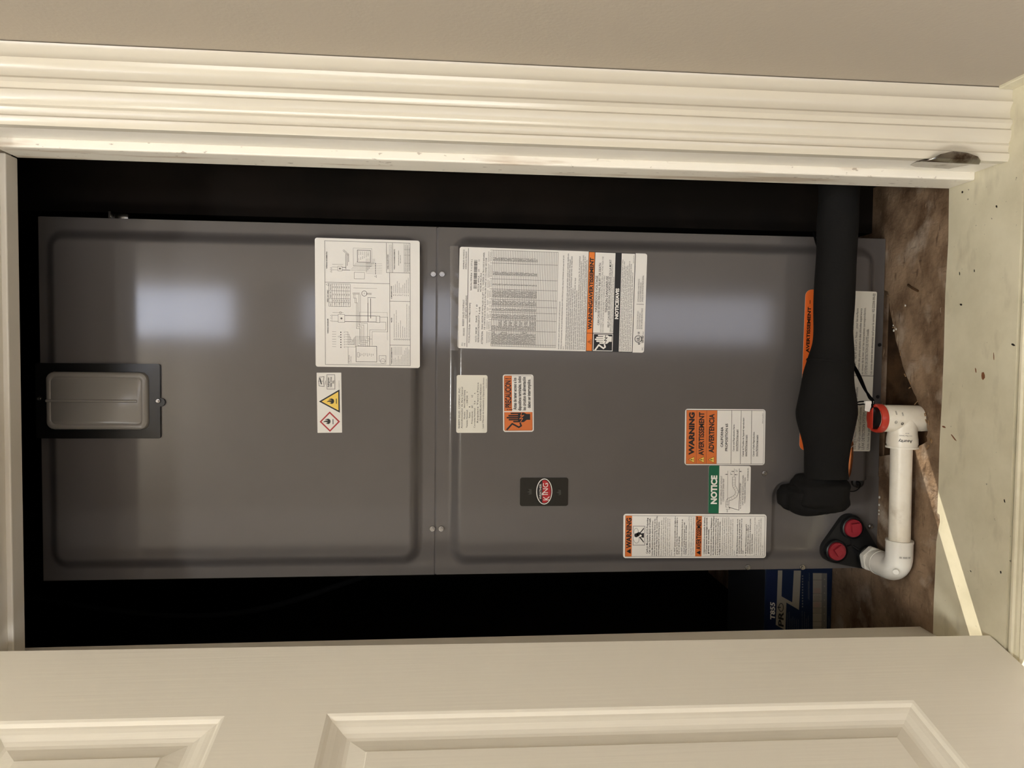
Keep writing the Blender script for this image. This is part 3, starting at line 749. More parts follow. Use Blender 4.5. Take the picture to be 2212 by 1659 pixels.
# diagram: disconnect, transformer, motor, board, thermostat strip
L.frame(97, 49, 114, 63, .5, D); L.ell(105.5, 56, 2.2, 2.2, G, 3, 12)
for a_ in (99, 112): wirep((a_, 37), (a_, 49), w=.6); wirep((a_, 63), (a_, 130), w=.9, m_=D)
wirep((118, 37), (118, 60)); L.ring(117.8, 54, 2.5, 2.5, .5, D, 2, 16)
wirep((99, 113), (140, 113), w=1.0, m_=D); wirep((107, 119), (150, 119), w=1.0, m_=D); wirep((140, 113), (152, 113), (152, 130), w=.6, m_=D)
L.ring(160.5, 105.5, 6, 6, .8, D, 2, 28); L.bars(159, 162.5, 105.5, 1.2, I, (3, 4))
for k in range(9): L.ring(160, 82 + (k if k < 5 else k + 4) * 3.0 + (2 if k > 4 else 0), 2, 1.5, .4, D, 2, 12)
wirep((158, 82), (150, 82), (150, 88), (84, 88), (84, 96), (50, 96), (50, 108)); wirep((158, 85), (140, 85), (140, 91), (88, 91), (88, 100), (54, 100), (54, 112)); wirep((158, 94), (92, 94), (92, 104), (58, 104), (58, 116)); wirep((158, 97), (96, 97), (96, 112), (62, 112), (62, 122))
L.frame(98, 131, 112, 139, .6, D); wirep((99, 139), (99, 152), (82, 152), (82, 117), (48, 117)); wirep((110, 139), (110, 156), (78, 156), (78, 122), (48, 122))
wirep((172, 82), (172, 133), w=.4); wirep((60, 95), (120, 95), w=.3); wirep((60, 155), (120, 155), w=.3); wirep((120, 95), (120, 155), w=.3)
L.frame(12, 87, 46, 132, .8, D); L.frame(22, 90, 32, 94, .5, G); L.frame(14, 137, 26, 152, .5, D); L.ring(14, 145, 5.5, 5.5, .5, D, 2, 24)
for k in range(7):
    a_ = 44 + 5.4 * k; wirep((a_, 36), (a_, 44)); L.ell(a_ - 1, 54.5, 1.3, 1.2, I, 3, 12); L.bars(a_ - 2, a_ + 1.5, 62, 1.2, D, (2, 4))
    yb = 70 + 2.6 * (6 - k); wirep((a_, 64), (a_, yb), (49 + 3 * (6 - k), yb), (49 + 3 * (6 - k), 92 + 4 * (6 - k)), (45, 92 + 4 * (6 - k)))
wirep((44, 66), (44, 70), (8, 70), (8, 152), (26, 152)); L.text('24V WIRING', 10, 73, 2, D, 26); L.bars(10, 24, 76, 1.4, D)
for k in range(8): L.bars(24 + (k % 2) * 2, 31, 96 + 4 * k, 1.2, D, (2, 5))
for k in range(4): triangle(L, (100, 106, 111, 66)[k], (34, 34, 34, 50)[k], 4.5, 4.5, PAPER, G, 2, .4)
# schematic
L.frame(208, 49, 218, 58, .5, D); L.ell(213, 53.5, 2, 2, G, 3, 12)
wirep((210, 37), (210, 49)); wirep((216, 37), (216, 49)); wirep((222, 37), (222, 60)); wirep((210, 58), (210, 75), w=.9, m_=D); wirep((216, 58), (216, 66), w=.9, m_=D)
for k in range(3): wirep((212 + 8 * k, 66 + 3 * k), (245, 66 + 3 * k), w=.8, m_=D)
for k in range(5): L.ring(252 - 2 * k, 62 + 2.2 * k, 2, 1.8, .4, D, 2, 12)
L.frame(228, 91, 254, 119, .9, D); L.frame(220, 82, 258, 122, .4, G)
for k in range(7): wirep((210 + 3 * k, 76 + 2 * k), (210 + 3 * k, 112 + 3 * k), w=.4); wirep((206 + 4 * k, 110 + 3 * k), (236, 110 + 3 * k), w=.4)
for k in range(6): L.bars(231 + 2 * k, 237 + 2 * k, 94 + 4 * k, 1.1, D, (2, 4)); L.bars(244, 252, 94 + 4 * k, 1.1, D, (2, 4))
L.frame(192, 84, 206, 106, .5, G)
for k in range(7): L.ell(204 + 3.6 * k, 130, 1.1, 1.0, I, 3, 12); wirep((204 + 3.6 * k, 110), (204 + 3.6 * k, 128), w=.3); wirep((204 + 3.6 * k, 133), (204 + 3.6 * k, 144), w=.3)
for k in range(3): triangle(L, 206 + 4 * k, 34, 4, 4, PAPER, G, 2, .4)
triangle(L, 198, 130, 5, 5, PAPER, D, 2, .5)
L.build('wiring_diagram_label', PAPER, unit, 'large white wiring diagram sticker', 5)

# 2 rating plate
L = photo_label(((988, 752), (993, 533), (1391, 762)), PF, 218, 404)
L.text('MFG./', 5, 11.5, 3, D, 13); L.text('FAB.', 5, 16.5, 3, D, 12); L.text('05/2025', 27, 14.5, 3.6, D, 44)
L.text('RHEEM SALES COMPANY', 48, 13, 4, D, 105); L.text('FORT SMITH, ARKANSAS', 65, 18.5, 3.6, D, 114)
L.text('ASSEMBLED IN MEXICO', 170, 10.5, 2.8, D, 212); L.text('ASSEMBLÉ AU MEXIQUE', 170, 15.5, 2.8, D, 208); L.line([(3, 20), (215, 18.6)], .9, I)
L.text('MODEL/MODÈLE#', 12, 26, 3.4, D, 52); L.text('WH1TY4821STANNJ', 56, 26, 3.6, D, 98)
L.text('SERIAL/SÉRIE#', 125, 27.5, 3.2, D, 163); L.bars(167, 192, 26, 3.2, G, (2, 4))
a_ = 129
while a_ < 191:
    w_ = L.rnd.choice((.5, .5, .9, 1.4)); L.rect(a_, 31, a_ + w_, 38, D, 2); a_ += w_ + L.rnd.choice((.5, .6, 1.0))
L.text('MOTOR HP/FLA', 123, 43, 3.2, I, 157); L.text('3/4', 166, 43, 3, D, 171); L.text('/', 182, 43, 3, D); L.text('5.5', 188, 43, 3, D, 192); L.text('MOTEUR PNC./FLA', 123, 48, 3.2, I, 163)
L.text('VOLTS  208/240', 14, 40.5, 3.3, I, 46); L.text('PHASE', 57, 40.5, 3.3, I, 71); L.text('1', 80, 40.5, 3, D); L.text('/  60', 86, 40.5, 3.2, I, 95)
L.text('REFRIGERANT/RÉFRIGÉRANT', 14, 45.5, 3.2, D, 73); L.text('R-454B', 75, 46.5, 3, D, 90)
L.text('ATTENTION:', 10, 53.5, 3.4, I, 38, .01); L.text("MARK HEATER KIT INSTALLED IN LEFT COL. / INSÉRER LA TROUSSE D'APPAREIL", 42, 53, 3.1, I, 208, res=1)
L.text('DE CHAUFFAGE DE MARQUE À INSTALLER DANS LA COLONNE GAUCHE', 42, 58, 3.1, I, 196, res=1)
COLS = (6.3, 10.8, 40.2, 63.5, 80.1, 92.9, 108, 129.8, 151.7, 185.6, 213.5)
for i, (c0, c1) in enumerate(zip(COLS[1:], COLS[2:])):
    for k in range(3): L.bars(c0 + 2 + k, c1 - 2 - (k * 2) % 3, 61.5 + 3.2 * k, 1.3, D, (4, 12))
for k in range(39): L.line([(6.3, 71 + 3.66 * k), (213.5, 71 + 3.66 * k)], .55, D)
for c_ in COLS: L.line([(c_, 65 if c_ > 12 else 71), (c_, 210)], .6, D)
for k in range(26):
    b_ = 72.9 + 3.66 * k; q = 38 if (k < 2 or 4 < k < 9 or 16 < k < 21) else 34
    for c0, c1 in ((12, q), (42, 62 if (k % 3 or k > 22) and not (0 <= k < 4) else 51), (66, 76), (83, 89), (95, 106 - (k % 3)), (112, 128), (138.5, 142), (160, 167), (190.5, 198)):
        L.bars(c0, c1, b_, 2.5, INKM, (3, 8), 3)
L.bars(3, 108, 216.5, 2.2, I, (3, 9)); L.bars(3, 208, 222, 2.3, I, (3, 9)); L.bars(3, 10, 226.5, 2.3, I)
for b_, a1 in ((232, 212), (236, 200), (240, 206), (244, 138), (248.5, 160), (252.5, 132), (257, 208), (261, 196), (265, 210), (269, 206), (272.6, 200)): L.bars(3, a1, b_, 2.5, I if b_ < 250 else D, (3, 11))
L.rect(0, 275.8, 218, 378.5, INK, 1); L.rect(1.2, 277, 216.8, 289, ORANGE, 2); L.rect(39.6, 277, 40.6, 289, INK, 3)
triangle(L, 21, 283, 11, 8.5, ORANGE, INK, 3, .7, INK)
L.text('WARNING/AVERTISSEMENT', 48, 287, 8.2, INK, 205, .045, 4, res=3)
L.rect(41, 290.5, 216.6, 334.3, PAPER, 2); L.rect(1.4, 291, 39.6, 334.3, PAPER, 2); L.rect(2.8, 292.4, 38.2, 333, INK, 3); shock_hand(L, 1.0, 292.4, 38, 41, INKW, INK, 4)
L.text('HAZARDOUS VOLTAGE', 87, 297.6, 5, INK, 166, .012, 4); L.text('CAN CAUSE SEVERE PERSONAL INJURY OR DEATH.', 58, 303.6, 4.4, INK, 195, .012, 4)
L.text('DISCONNECT THE REMOTE ELECTRICAL POWER SUPPLY BEFORE SERVICING. MORE THAN ONE', 43, 308.6, 3.1, D, 208, 0, 4, res=1); L.text('DISCONNECT SWITCH MAY BE REQUIRED TO DE-ENERGIZE THIS EQUIPMENT.', 43, 313.2, 3.1, D, 168, 0, 4, res=1)
L.text('TENSION DANGEREUSE', 86, 320.4, 5, INK, 166, .012, 4); L.text('PEUT CAUSER DES LÉSIONS CORPORELLES OU LA MORT', 54, 326, 4.4, INK, 202, .012, 4)
L.text("DÉBRANCHER L'ALIMENTATION ÉLECTRIQUE À DISTANCE AVANT L'ENTRETIEN. PLUS D'UN INTERRUPTEUR DE", 43, 329.8, 2.9, D, 192, 0, 4, res=1); L.text("DÉCONNEXION POURRAIT ÊTRE REQUIS POUR METTRE L'ÉQUIPEMENT HORS TENSION.", 43, 333.4, 2.7, D, 165, 0, 4, res=1)
L.text('NOTICE/AVIS', 72.5, 344.4, 7.4, INKW, 140, .05, 4, res=3)
L.rect(1.4, 348, 216.6, 377, PAPER, 2)
for k, a1 in enumerate((204, 200, 188, 190, 200, 194, 176)): L.bars(3, a1, 350.6 + 3.75 * k, 2.5, D, (3, 11), 3)
L.bars(196, 213, 374.5, 1.8, INK, (2, 4), 3)
L.ring(30, 390, 8, 8, 1.3, INK, 3, 32); L.text('UL', 25.6, 393, 6.4, INK, 34.4, .03, 4); L.text('c', 17.5, 394, 6, INK, None, .05, 4); L.text('US', 40.5, 392.5, 4, INK, 46, .03, 4); L.text('LISTED', 22, 401.5, 4.4, INK, 38, .03, 4); L.text('77H7', 39.5, 402, 2.4, D, 47, 0, 4); L.text('SRC', 5, 401.5, 3, D, 12, 0, 4)
for k, (s_, a1, t_, c1) in enumerate((('SECTION OF FAN COIL UNIT ALSO', 92, 'SECTION DE VENTILO-CONVECTEUR AUSSI', 162), ('SECTION OF HEAT PUMP ALSO', 88, 'SECTION DE THERMOPOMPE AUSSI', 154), ('ELECTRIC CENTRAL HEATING FURNACE', 98, 'APPAREIL DE CHAUFFAGE ÉLECTRIQUE CENTRAL', 170))):
    L.text(s_, 52, 389 + 4.6 * k, 3.2, D, a1, 0, 4, res=1); L.text(t_, 112, 389 + 4.6 * k, 3.2, D, c1, 0, 4, res=1)
L.line([(106.5, 384), (106.5, 400)], .8, D, 3)
L.build('rating_plate_label', PAPER, unit, 'tall white rating plate sticker with an orange warning bar', 5)

# 3 flammable refrigerant
L = photo_label(((686, 935), (684, 805), (739, 934.5)), PF, 129.5, 53)
L.poly([(24, 5), (46, 27), (24, 49), (2, 27)], REDI, 1); L.poly([(24, 9.2), (41.8, 27), (24, 44.8), (6.2, 27)], PAPER, 2); flame(L, 24.5, 22, 10.5, INK); L.rect(18.4, 33, 29.6, 34.6, INK, 3)
L.poly([(67.6, 4), (93.5, 49), (43, 49)], INK, 1); L.poly([(67.6, 10), (88.4, 46), (48, 46)], YELLOW, 2); flame(L, 68, 30.5, 10.5, INK); L.rect(62.4, 41, 73.6, 42.6, INK, 3)
L.line([(100, 14), (101, 5), (111, 4), (120, 6), (121, 16), (111, 14), (100, 16), (100, 14)], .9, D); L.line([(111, 4), (111, 14)], .6, D); L.line([(105, 10), (117, 7)], 2.2, INK, 3); L.line([(112, 19), (104, 18)], .8, D)
L.frame(94, 22, 125, 39, .8, D); L.text('Refrigerant', 99, 27, 3.6, I, 119, .02); L.text('Safety Group', 98.5, 32, 3.4, I, 120, .02); L.text('A2L', 106, 37, 3.4, I, 113, .02); L.bars(95, 112, 48, 1.6, D, (2, 5))
L.build('flammable_refrigerant_label', PAPER, unit, 'small white sticker with yellow and red flame symbols', 1)

# 4 Spanish data sticker
L = photo_label(((985.5, 935), (986.5, 810), (1052, 935)), PF, 125, 67)
for s_, a0, a1, b_, c_ in (('RHEEM SALES  COMPANY, INC.', 10, 98.5, 7.6, 3.4), ('Acondicionador de Aire Central', 10, 99, 13.4, 3.3), ('Modelo:', 30, 46.6, 19, 3), ('WH1TY4821STANNJ', 54, 92, 19, 3), ('Tensión Nominal:', 11, 50, 24.4, 3.1), ('~ 208/240', 59, 81, 24.4, 3), ('V', 86.5, 89.5, 24.4, 3),
                           ('Fases:', 32.5, 45, 30, 3), ('1', 55.5, 57, 30, 3), ('Frecuencia:', 20, 47, 35.4, 3.1), ('60', 54, 59, 35.4, 3), ('HZ', 77, 82, 35.4, 3), ('Corriente Nominal:', 11, 54, 41, 3.1), ('5.6', 62, 69.5, 41, 3), ('A', 84, 87, 41, 3),
                           ('Requiere Tierra Física', 22, 109, 47.6, 3.2), ('ENSAMBLADO EN MÉXICO', 27, 106, 54, 3.3), ('Leer Manual de Instalación y Operación Anexo', 10.5, 119.5, 59.6, 3.1)):
    L.text(s_, a0, b_, c_, INKM, a1)
L.bars(97, 118, 64.6, 1.6, INKM, (2, 5))
L.build('spanish_data_label', PAPER2, unit, 'plain cream sticker with typed Spanish specifications', 4)

# 5 precaucion
L = photo_label(((1087, 933), (1086, 809), (1153, 932.5)), PF, 124, 66)
L.rr(2.4, 2.4, 121.8, 63.6, 3, INKM, 1); L.rect(44.8, 3, 121.2, 19.4, ORANGE2, 2); L.rect(44.8, 19.4, 121.2, 63, PAPER, 2); L.rr(3, 3, 44, 63, 2.5, ORANGE2, 2); L.rect(42.8, 2.6, 44.8, 63.4, PAPER, 3)
L.text('¡ PRECAUCIÓN !'.replace('Ó', 'O'), 47.5, 17, 12.2, INK, 116, .035, 4, res=3)
for s_, b_, a0, a1 in (('Antes de tener acceso a los', 29, 48, 117), ('dispositivos terminales, todos', 39, 45.8, 120), ('los circuitos de alimentación', 49, 46.6, 119), ('deben ser interrumpidos.', 59.2, 51.5, 114)): L.text(s_, a0, b_, 7.2, INK, a1, .03, 4)
shock_hand(L, 3, 3.5, 41, 57, INK, ORANGE2, 3)
L.build('electric_shock_label', PAPER, unit, 'orange and white Spanish sticker with a shocked hand', 5)

# 6 brand badge
L = photo_label(((1123, 1093), (1123.5, 1031.5), (1226.5, 1092.5)), PF, 61.5, 103.5)
L.ell(31.5, 52, 28, 17.2, INKW, 1, 48); L.ell(31.5, 52, 26.3, 15.6, INK, 2, 48)
red_half = [(31.5 + 24.6 * math.cos(t), 52 + 14 * math.sin(t)) for t in [math.radians(v) for v in np.linspace(-17, 197, 40)]]
L.poly(red_half, REDI, 3)
L.text('WEATHER', 15, 46, 4.6, INKW, 48, 0, 4, res=3)
L.text('K', 12.6, 63.2, 13.4, INKW, 21.4, .0, 4, res=4); L.text('ING', 24.4, 59.8, 10.6, INKW, 50, .0, 4, res=4); crown(L, 26.4, 48.3, 4.4, INKW, 5)
crown(L, 31, 20.4, 11, BADGE2, 2); crown(L, 29.5, 84, 11, BADGE2, 2)
L.build('brand_badge', BADGE, unit, 'black badge with a red and white oval emblem', 5, .0012).children[0].location.y = -.0008

# 7 California warning
L = photo_label(((1478.5, 1004.5), (1480, 883), (1651.5, 1004.5)), PF, 121.5, 172.5)
L.rect(2, 2.6, 119.2, 169.6, INKM, 1); L.rect(2.8, 3.2, 118.4, 68, ORANGE2, 2); L.rect(2.8, 68.6, 118.4, 169, PAPER, 2)
for b_ in (24.7, 46): L.line([(2.8, b_), (118.4, b_)], .6, INKM, 3)
for b_ in (99.3, 119.6, 142.5): L.line([(2.8, b_), (118.4, b_)], .8, INKM, 3)
for s_, b_, c_, a0, a1, bo in (('WARNING', 19.4, 11.2, 22, 114, .05), ('AVERTISSEMENT', 40.2, 10.8, 21, 114.5, .035), ('ADVERTENCIA', 61.8, 10.8, 26.5, 111, .035)): L.text(s_, a0, b_, c_, INK, a1, bo, 4, res=3)
for b_ in (14, 35, 56.4): triangle(L, 11.7, b_, 14, 12.6, YELLOW, INK, 3, .7, INK)
L.text('CALIFORNIA', 39, 81.5, 5.2, INK, 83, .025, 4); L.text('PROPOSITION 65', 30.6, 91.4, 5.2, INK, 90, .025, 4)
for s_, b_, a0, a1 in (('Cancer and Reproductive Harm-', 106, 30, 89), ('www.P65Warnings.ca.gov', 113, 30, 77.6), ("Cancer et Troubles de l'appareil reproducteur-", 126.4, 18.7, 104), ('www.P65Warnings.ca.gov', 132.8, 18.7, 66), ('Cáncer y Daño Reproductivo-', 149.2, 18.7, 73), ('www.P65Warnings.ca.gov', 156.2, 18.7, 66)): L.text(s_, a0, b_, 3.5, INK, a1, .015, 4)
for b_, a0, a1 in ((114, 30, 77.6), (133.8, 18.7, 66), (157.2, 18.7, 66)): L.line([(a0, b_), (a1, b_)], .5, INK, 3)
L.bars(91, 114, 166.5, 1.8, INK, (2, 5), 3)
L.build('three_language_warning_label', PAPER, unit, 'white sticker with three orange warning bars', 6)

# 8 green notice
L = photo_label(((1529.5, 1108.5), (1531, 1005.5), (1620, 1109)), PF, 103, 90.5)
L.rr(0, 0, 103, 20, 4, GREEN, 1)
L.rect(0, 8, 103, 22.6, GREEN, 1); L.text('NOTICE', 20, 17.6, 12.6, INKW, 82, .045, 3, res=3)
L.text('DO NOT OPERATE UNIT WITHOUT', 19.6, 28.8, 3.2, D, 81); L.text('CONDENSATE DRAIN TRAP', 25.6, 33.4, 3.2, D, 75)
cen_ = spline([(13, 41), (24, 41), (29.5, 43), (32.5, 50), (38, 58), (46, 61), (53, 58.5), (60, 54.6), (68, 54.2), (79, 54.2)], 5)
up_, dn_ = [], []
for i in range(len(cen_)):
    t_ = cen_[min(i + 1, len(cen_) - 1)] - cen_[max(i - 1, 0)]; n_ = np.array([-t_[1], t_[0]]) / (np.hypot(*t_) or 1); up_.append(tuple(cen_[i] + n_ * 3.1)); dn_.append(tuple(cen_[i] - n_ * 3.1))
L.line(up_, .6, D); L.line(dn_, .6, D)
for i in range(0, len(cen_), 3): L.line([up_[i], dn_[i]], .35, G)
L.line([(16, 41), (92, 41)], .5, D); L.line([(79, 54.8), (97, 54.8)], .5, D); L.line([(45, 65.6), (97, 65.6)], .8, D)
for a_, b0, b1 in ((84.5, 35, 40), (91, 48, 53.5), (84, 61.5, 56), (91, 71, 66.5)): L.line([(a_, b0), (a_, b1)], .8, INK); s_ = 1 if b1 > b0 else -1; L.poly([(a_, b1 + .6 * s_), (a_ - 1.4, b1 - 2 * s_), (a_ + 1.4, b1 - 2 * s_)], INK, 3)
L.text('3"', 83, 50.5, 4.2, D, 88); L.text('3"', 90.5, 62, 4.2, D, 95); L.line([(13, 45), (7, 66), (66, 67.5)], .9, D); L.poly([(13.4, 43.6), (13.6, 47), (10.6, 46)], INK, 3); L.bars(10, 66, 69.4, 1.8, D, (3, 7)); L.text('UNIT', 2, 42, 2.4, D, 8.5); L.line([(9, 38), (9, 46), (12, 46)], .5, D)
L.text('UNIT MUST BE SLIGHTLY INCLINED', 18, 75.4, 3.2, D, 83); L.text('TOWARD DRAIN CONNECTION', 22, 80, 3.2, D, 78); L.text('92-22204-06-02', 71, 85.6, 2.8, D, 98)
L.build('drain_trap_notice_label', PAPER, unit, 'green and white notice sticker with a pipe trap drawing', 4)

# 9 carbon monoxide
L = photo_label(((1345.8, 1205.5), (1346.8, 1109.8), (1654, 1205)), PF, 95.5, 308.5)
L.frame(3.6, 4.2, 91.6, 305, .7, D); L.rect(3.8, 4.4, 91.4, 18, ORANGE2, 2); L.text('WARNING', 21.4, 16.4, 10.2, INK, 87, .04, 4, res=3); triangle(L, 15, 11.4, 11, 9, None, INK, 3)
L.frame(28, 20.6, 69, 45.6, 1.0, G); L.ell(52, 33, 4.2, 5, INK, 3, 20); L.ell(43, 27, 8, 5, INKW, 2, 20); L.ring(41, 28, 9, 6, .8, G, 2, 20); L.ring(57, 27, 8, 5, .8, G, 2, 20)
L.poly([(33, 43.5), (36, 43.5), (47, 35.5), (45, 33.5)], INK, 3); L.poly([(66, 43.5), (63, 43.5), (52.5, 35), (54, 33.5)], INK, 3); L.poly([(45.5, 36), (53, 36), (54.5, 43.8), (44, 43.8)], INK, 3); L.ell(49.5, 27.5, 4.4, 4.4, INK, 3, 20); L.ell(48.6, 36.4, 2.4, 2.4, INKW, 4, 16)
L.para((('Carbon Monoxide (CO) Poisoning', 52.4, 87), ('Can Cause Severe Injury or Death.', 57.6, 87)), 9.5, INK, 3.8, .02)
L.para((('Carbon Monoxide from the exhaust of motor', 63, 81), ('vehicles and other fuel burning devices can be', 67.8, 85), ('drawn into the living space by the operation of the', 72.2, 91), ('central heating and air conditioning system.', 76.6, 79)), 4.6, INK, 3.0, .015)
L.para((('Exhaust from motor vehicles, generators, garden', 82, 82), ('tractors, mowers, portable heaters, charcoal and gas', 86.4, 88), ('grills, gasoline powered tools, and outdoor camping', 90.8, 88), ('equipment contains carbon monoxide, a poisonous', 95.2, 86), ('gas that can kill you. You cannot see it, smell it, or', 99.6, 85), ('taste it.', 104, 18)), 5, INKG, 2.8, 0)
for b_ in (110, 125): L.ell(5.4, b_, .8, .8, INK, 3, 10)
L.para((('Do NOT operate an automobile or any engine in a', 111.2, 90), ('garage for more than the few seconds it takes to', 115.6, 88), ('enter or exit the garage.', 120, 48), ('Do NOT operate any fuel-burning device in an', 126.4, 84), ('enclosed or partly enclosed space, or near', 131, 78), ('building windows, doors or air intakes.', 135, 72)), 8, INK, 3.0, .015)
L.para((('The U.S. Consumer Product Safety Commission (CPSC)', 141.4, 90), ('and Health Canada recommend the installation of UL or', 146, 90), ('CSA certified Carbon Monoxide Alarm(s) in every home.', 150.6, 89)), 6, INKG, 2.8, 0)
L.rect(3.8, 154.2, 91.4, 167.8, ORANGE2, 2); L.text('AVERTISSEMENT', 18.4, 166, 10, INK, 90.4, .03, 4, res=3); triangle(L, 12, 161, 10, 9, None, INK, 3)
L.para((("L'empoisonnement au monoxyde de carbone", 174.6, 89), ('(CO) peut causer des dommages corporels', 179.4, 88), ('graves ou mortels.', 184, 64)), 9, INK, 3.4, .02)
L.para((("Du monoxyde de carbone venant de l'échappement", 189.4, 88), ("des véhicules automobiles et d'autres appareillages", 194.2, 91), ("carburant au mazout peut être attiré dans l'espace", 199, 87), ('de vie de par le fonctionnement par le système de', 203.6, 86), ("chauffage central et de conditionnement d'air.", 208.2, 80)), 6, INK, 3.0, .015)
L.para((("L'échappement des moteurs automobiles, génératrices,", 213.6, 89), ('tracteurs de jardin, tondeuses, chaufferettes portatives,', 218, 88), ("grils au charbon de bois ou gaz, outils fonctionnant à", 222.4, 89), ("l'essence et les équipements de camping contiennent", 226.8, 89), ('du monoxyde de carbone, un gaz toxique qui peut', 231.2, 84), ('vous tuer. Vous ne pouvez pas le voir, le sentir ou le', 235.6, 85), ('goûter.', 240, 17)), 6, INKG, 2.8, 0)
for b_ in (245, 264): L.ell(5.4, b_, .8, .8, INK, 3, 10)
L.para((('NE faites PAS fonctionner une automobile ou un', 246.2, 85), ('quelconque moteur dans un garage pendant les', 250.6, 84), ("quelques secondes qu'il faut pour y entrer ou en", 255, 86), ('sortir.', 259, 17), ('NE faites PAS fonctionner tout appareil à', 265.2, 74), ('combustion dans un espace confiné ou', 269.4, 72), ('partiellement fermé, ou près de fenêtres, portes', 274, 86), ("ou prises d'air du bâtiment.", 278.6, 53)), 9, INK, 3.0, .015)
L.para((('La Commission américaine pour la sécurité des produits', 284, 89), ('de consommation (CPSC) et Santé Canada', 288.4, 73), ("recommandent l'installation dans chaque domicile de", 293, 84), ("détecteurs d'alarme au monoxyde de carbone certifiés", 297.4, 87), ('par UL ou CSA.', 301.8, 28)), 6, INKG, 2.8, 0)
L.build('carbon_monoxide_label', PAPER, unit, 'long white carbon monoxide warning sticker with two orange bars', 6)

# 10 leak detection sticker behind the foam pipe
L = photo_label(((1726, 973), (1740, 625), (1879, 975)), PF, 348, 152)
L.rr(0, 0, 348, 44, 14, ORANGE3, 1); L.rect(0, 24, 348, 46, ORANGE3, 1); L.line([(165, 0), (165, 152)], 1.0, INK, 3)
L.text('AVERTISSEMENT  –', 212, 12.4, 6.8, INK, 325, .04, 4, res=3)
for s_, b_, a0, a1, c_ in (("Surface minimale de la pièce  si utilisation ou de", 105, 168, 311, 4.6), ('rangement.  562 ft² (52.2 m²)  Note :  pour les surfaces', 113.6, 168, 311, 4.6), ('minimales des pièces situées à des altitudes supérieures', 121.6, 168, 311, 4.6), ('au niveau de la mer, voir les instructions correspondantes.', 129.4, 168, 313, 4.6),
                           ('SYSTÈME DE DÉTECTION DE FUITE installé.', 138, 168, 267, 5.4), ('Les unités doivent être alimentées sauf pour le service.', 148.6, 168, 300, 4.8), ('92-22204-99-02', 148.6, 304, 344, 5.6),
                           ('Minimum room area (operating or storage)', 111.6, 4, 128, 5.2), ('(52.2 m²) Note: for minimum room areas at altitudes', 120, 4, 140, 5.2), ('higher than sea level, see instructions.', 129.6, 4, 97, 5.2), ('LEAK DETECTION SYSTEM installed.', 138.6, 4, 112, 6), ('Units must be powered except for service.', 149, 4, 118, 5.2)):
    L.text(s_, a0, b_, c_, INKM, a1, 0, 4)
L.build('leak_detection_label', PAPER2, unit, 'orange topped bilingual sticker behind the black foam pipe', 3, outline=rrect(0, 348, 0, 152, 3, 3)[0:8] + rrect(0, 348, 0, 152, 14, 6)[14:])

# clear tape over the top edge of the rating plate
TL_, TR_, BL_ = at(973, 757, PF), at(972, 531, PF), at(991, 757, PF)
bm = bmesh.new()
n_ = 22; rows = []
for i in range(n_ + 1):
    q = TL_ + (TR_ - TL_) * (i / n_); rows.append([bm.verts.new(q + (BL_ - TL_) * t + Vector((0, -.0007 - .0005 * math.sin(i * 1.7 + t * 5) * t, 0))) for t in (0, .35, .7, 1.0)])
for a, b in zip(rows, rows[1:]):
    for k in range(3): bm.faces.new((a[k], a[k + 1], b[k + 1], b[k]))
obj('clear_tape', bm, TAPE, unit, 60)

# ------------------------------------------------------------------ insulated suction line
line = empty('insulated_pipe', (0.45, -0.06, 0.0), 'thick black foam insulated pipe crossing in front of the air handler', 'pipe')
FP = [(.158, -.062, .1240, .0325), (.182, -.060, .1238, .0322), (.203, -.060, .1232, .0345), (.231, -.060, .1245, .0408), (.252, -.060, .1255, .0442), (.266, -.060, .1252, .0440), (.307, -.060, .1244, .0390), (.335, -.060, .1210, .0338),
      (.363, -.060, .1180, .0300), (.405, -.060, .1188, .0296), (.461, -.060, .1176, .0300), (.520, -.060, .1165, .0296), (.565, -.060, .1157, .0302), (.590, -.059, .1150, .0302), (.620, -.058, .1150, .0302)]
sp = spline(FP, 6)
bm = bmesh.new(); tube(bm, [tuple(p[:3]) for p in sp], [float(p[3]) * .955 for p in sp], 40)
r4 = random.Random(11)
for v in bm.verts:
    v.co += Vector((0, math.sin(v.co.x * 90 + v.co.z * 60) * .0006, math.sin(v.co.x * 70 + v.co.y * 90) * .0007))
obj('foam_sleeve', bm, FOAM, line, 60)
# wrapped elbow at the coil plate: overlapping lumps of foam tape
def lump(name, c, r, s, seed):
    bm = bmesh.new(); bmesh.ops.create_icosphere(bm, subdivisions=4, radius=1.0)
    rr = random.Random(seed); ph = [rr.uniform(0, 6.28) for _ in range(6)]
    for v in bm.verts:
        d = v.co.copy(); w = 1 + .035 * math.sin(5 * d.x + 3 * d.z + ph[0]) + .03 * math.sin(7 * d.z - 4 * d.y + ph[1]) + .02 * math.sin(11 * d.x + ph[2])
        q = Vector([math.copysign(abs(t) ** .62, t) for t in d])         # squarish
        v.co = Vector(c) + Vector((q.x * r * s[0], q.y * r * s[1], q.z * r * s[2])) * w * .9
    return obj(name, bm, FOAM, line, 70)
lump('foam_elbow', (.1345, -.050, .128), .052, (.60, .80, .84), 1)
lump('foam_wrap', (.1235, -.026, .153), .036, (.62, .52, .86), 2)
lump('foam_wrap', (.124, -.048, .140), .036, (.72, .86, 1.05), 5)
lump('foam_wrap', (.146, -.044, .112), .032, (.66, .9, .86), 9)
# notch where the sleeve's sections meet
bm = bmesh.new(); tube(bm, [(.333, -.060, .1214), (.3345, -.060, .1212), (.337, -.060, .1209)], [.0338, .0344, .0332], 40); obj('sleeve_seam', bm, FOAM, line, 60)

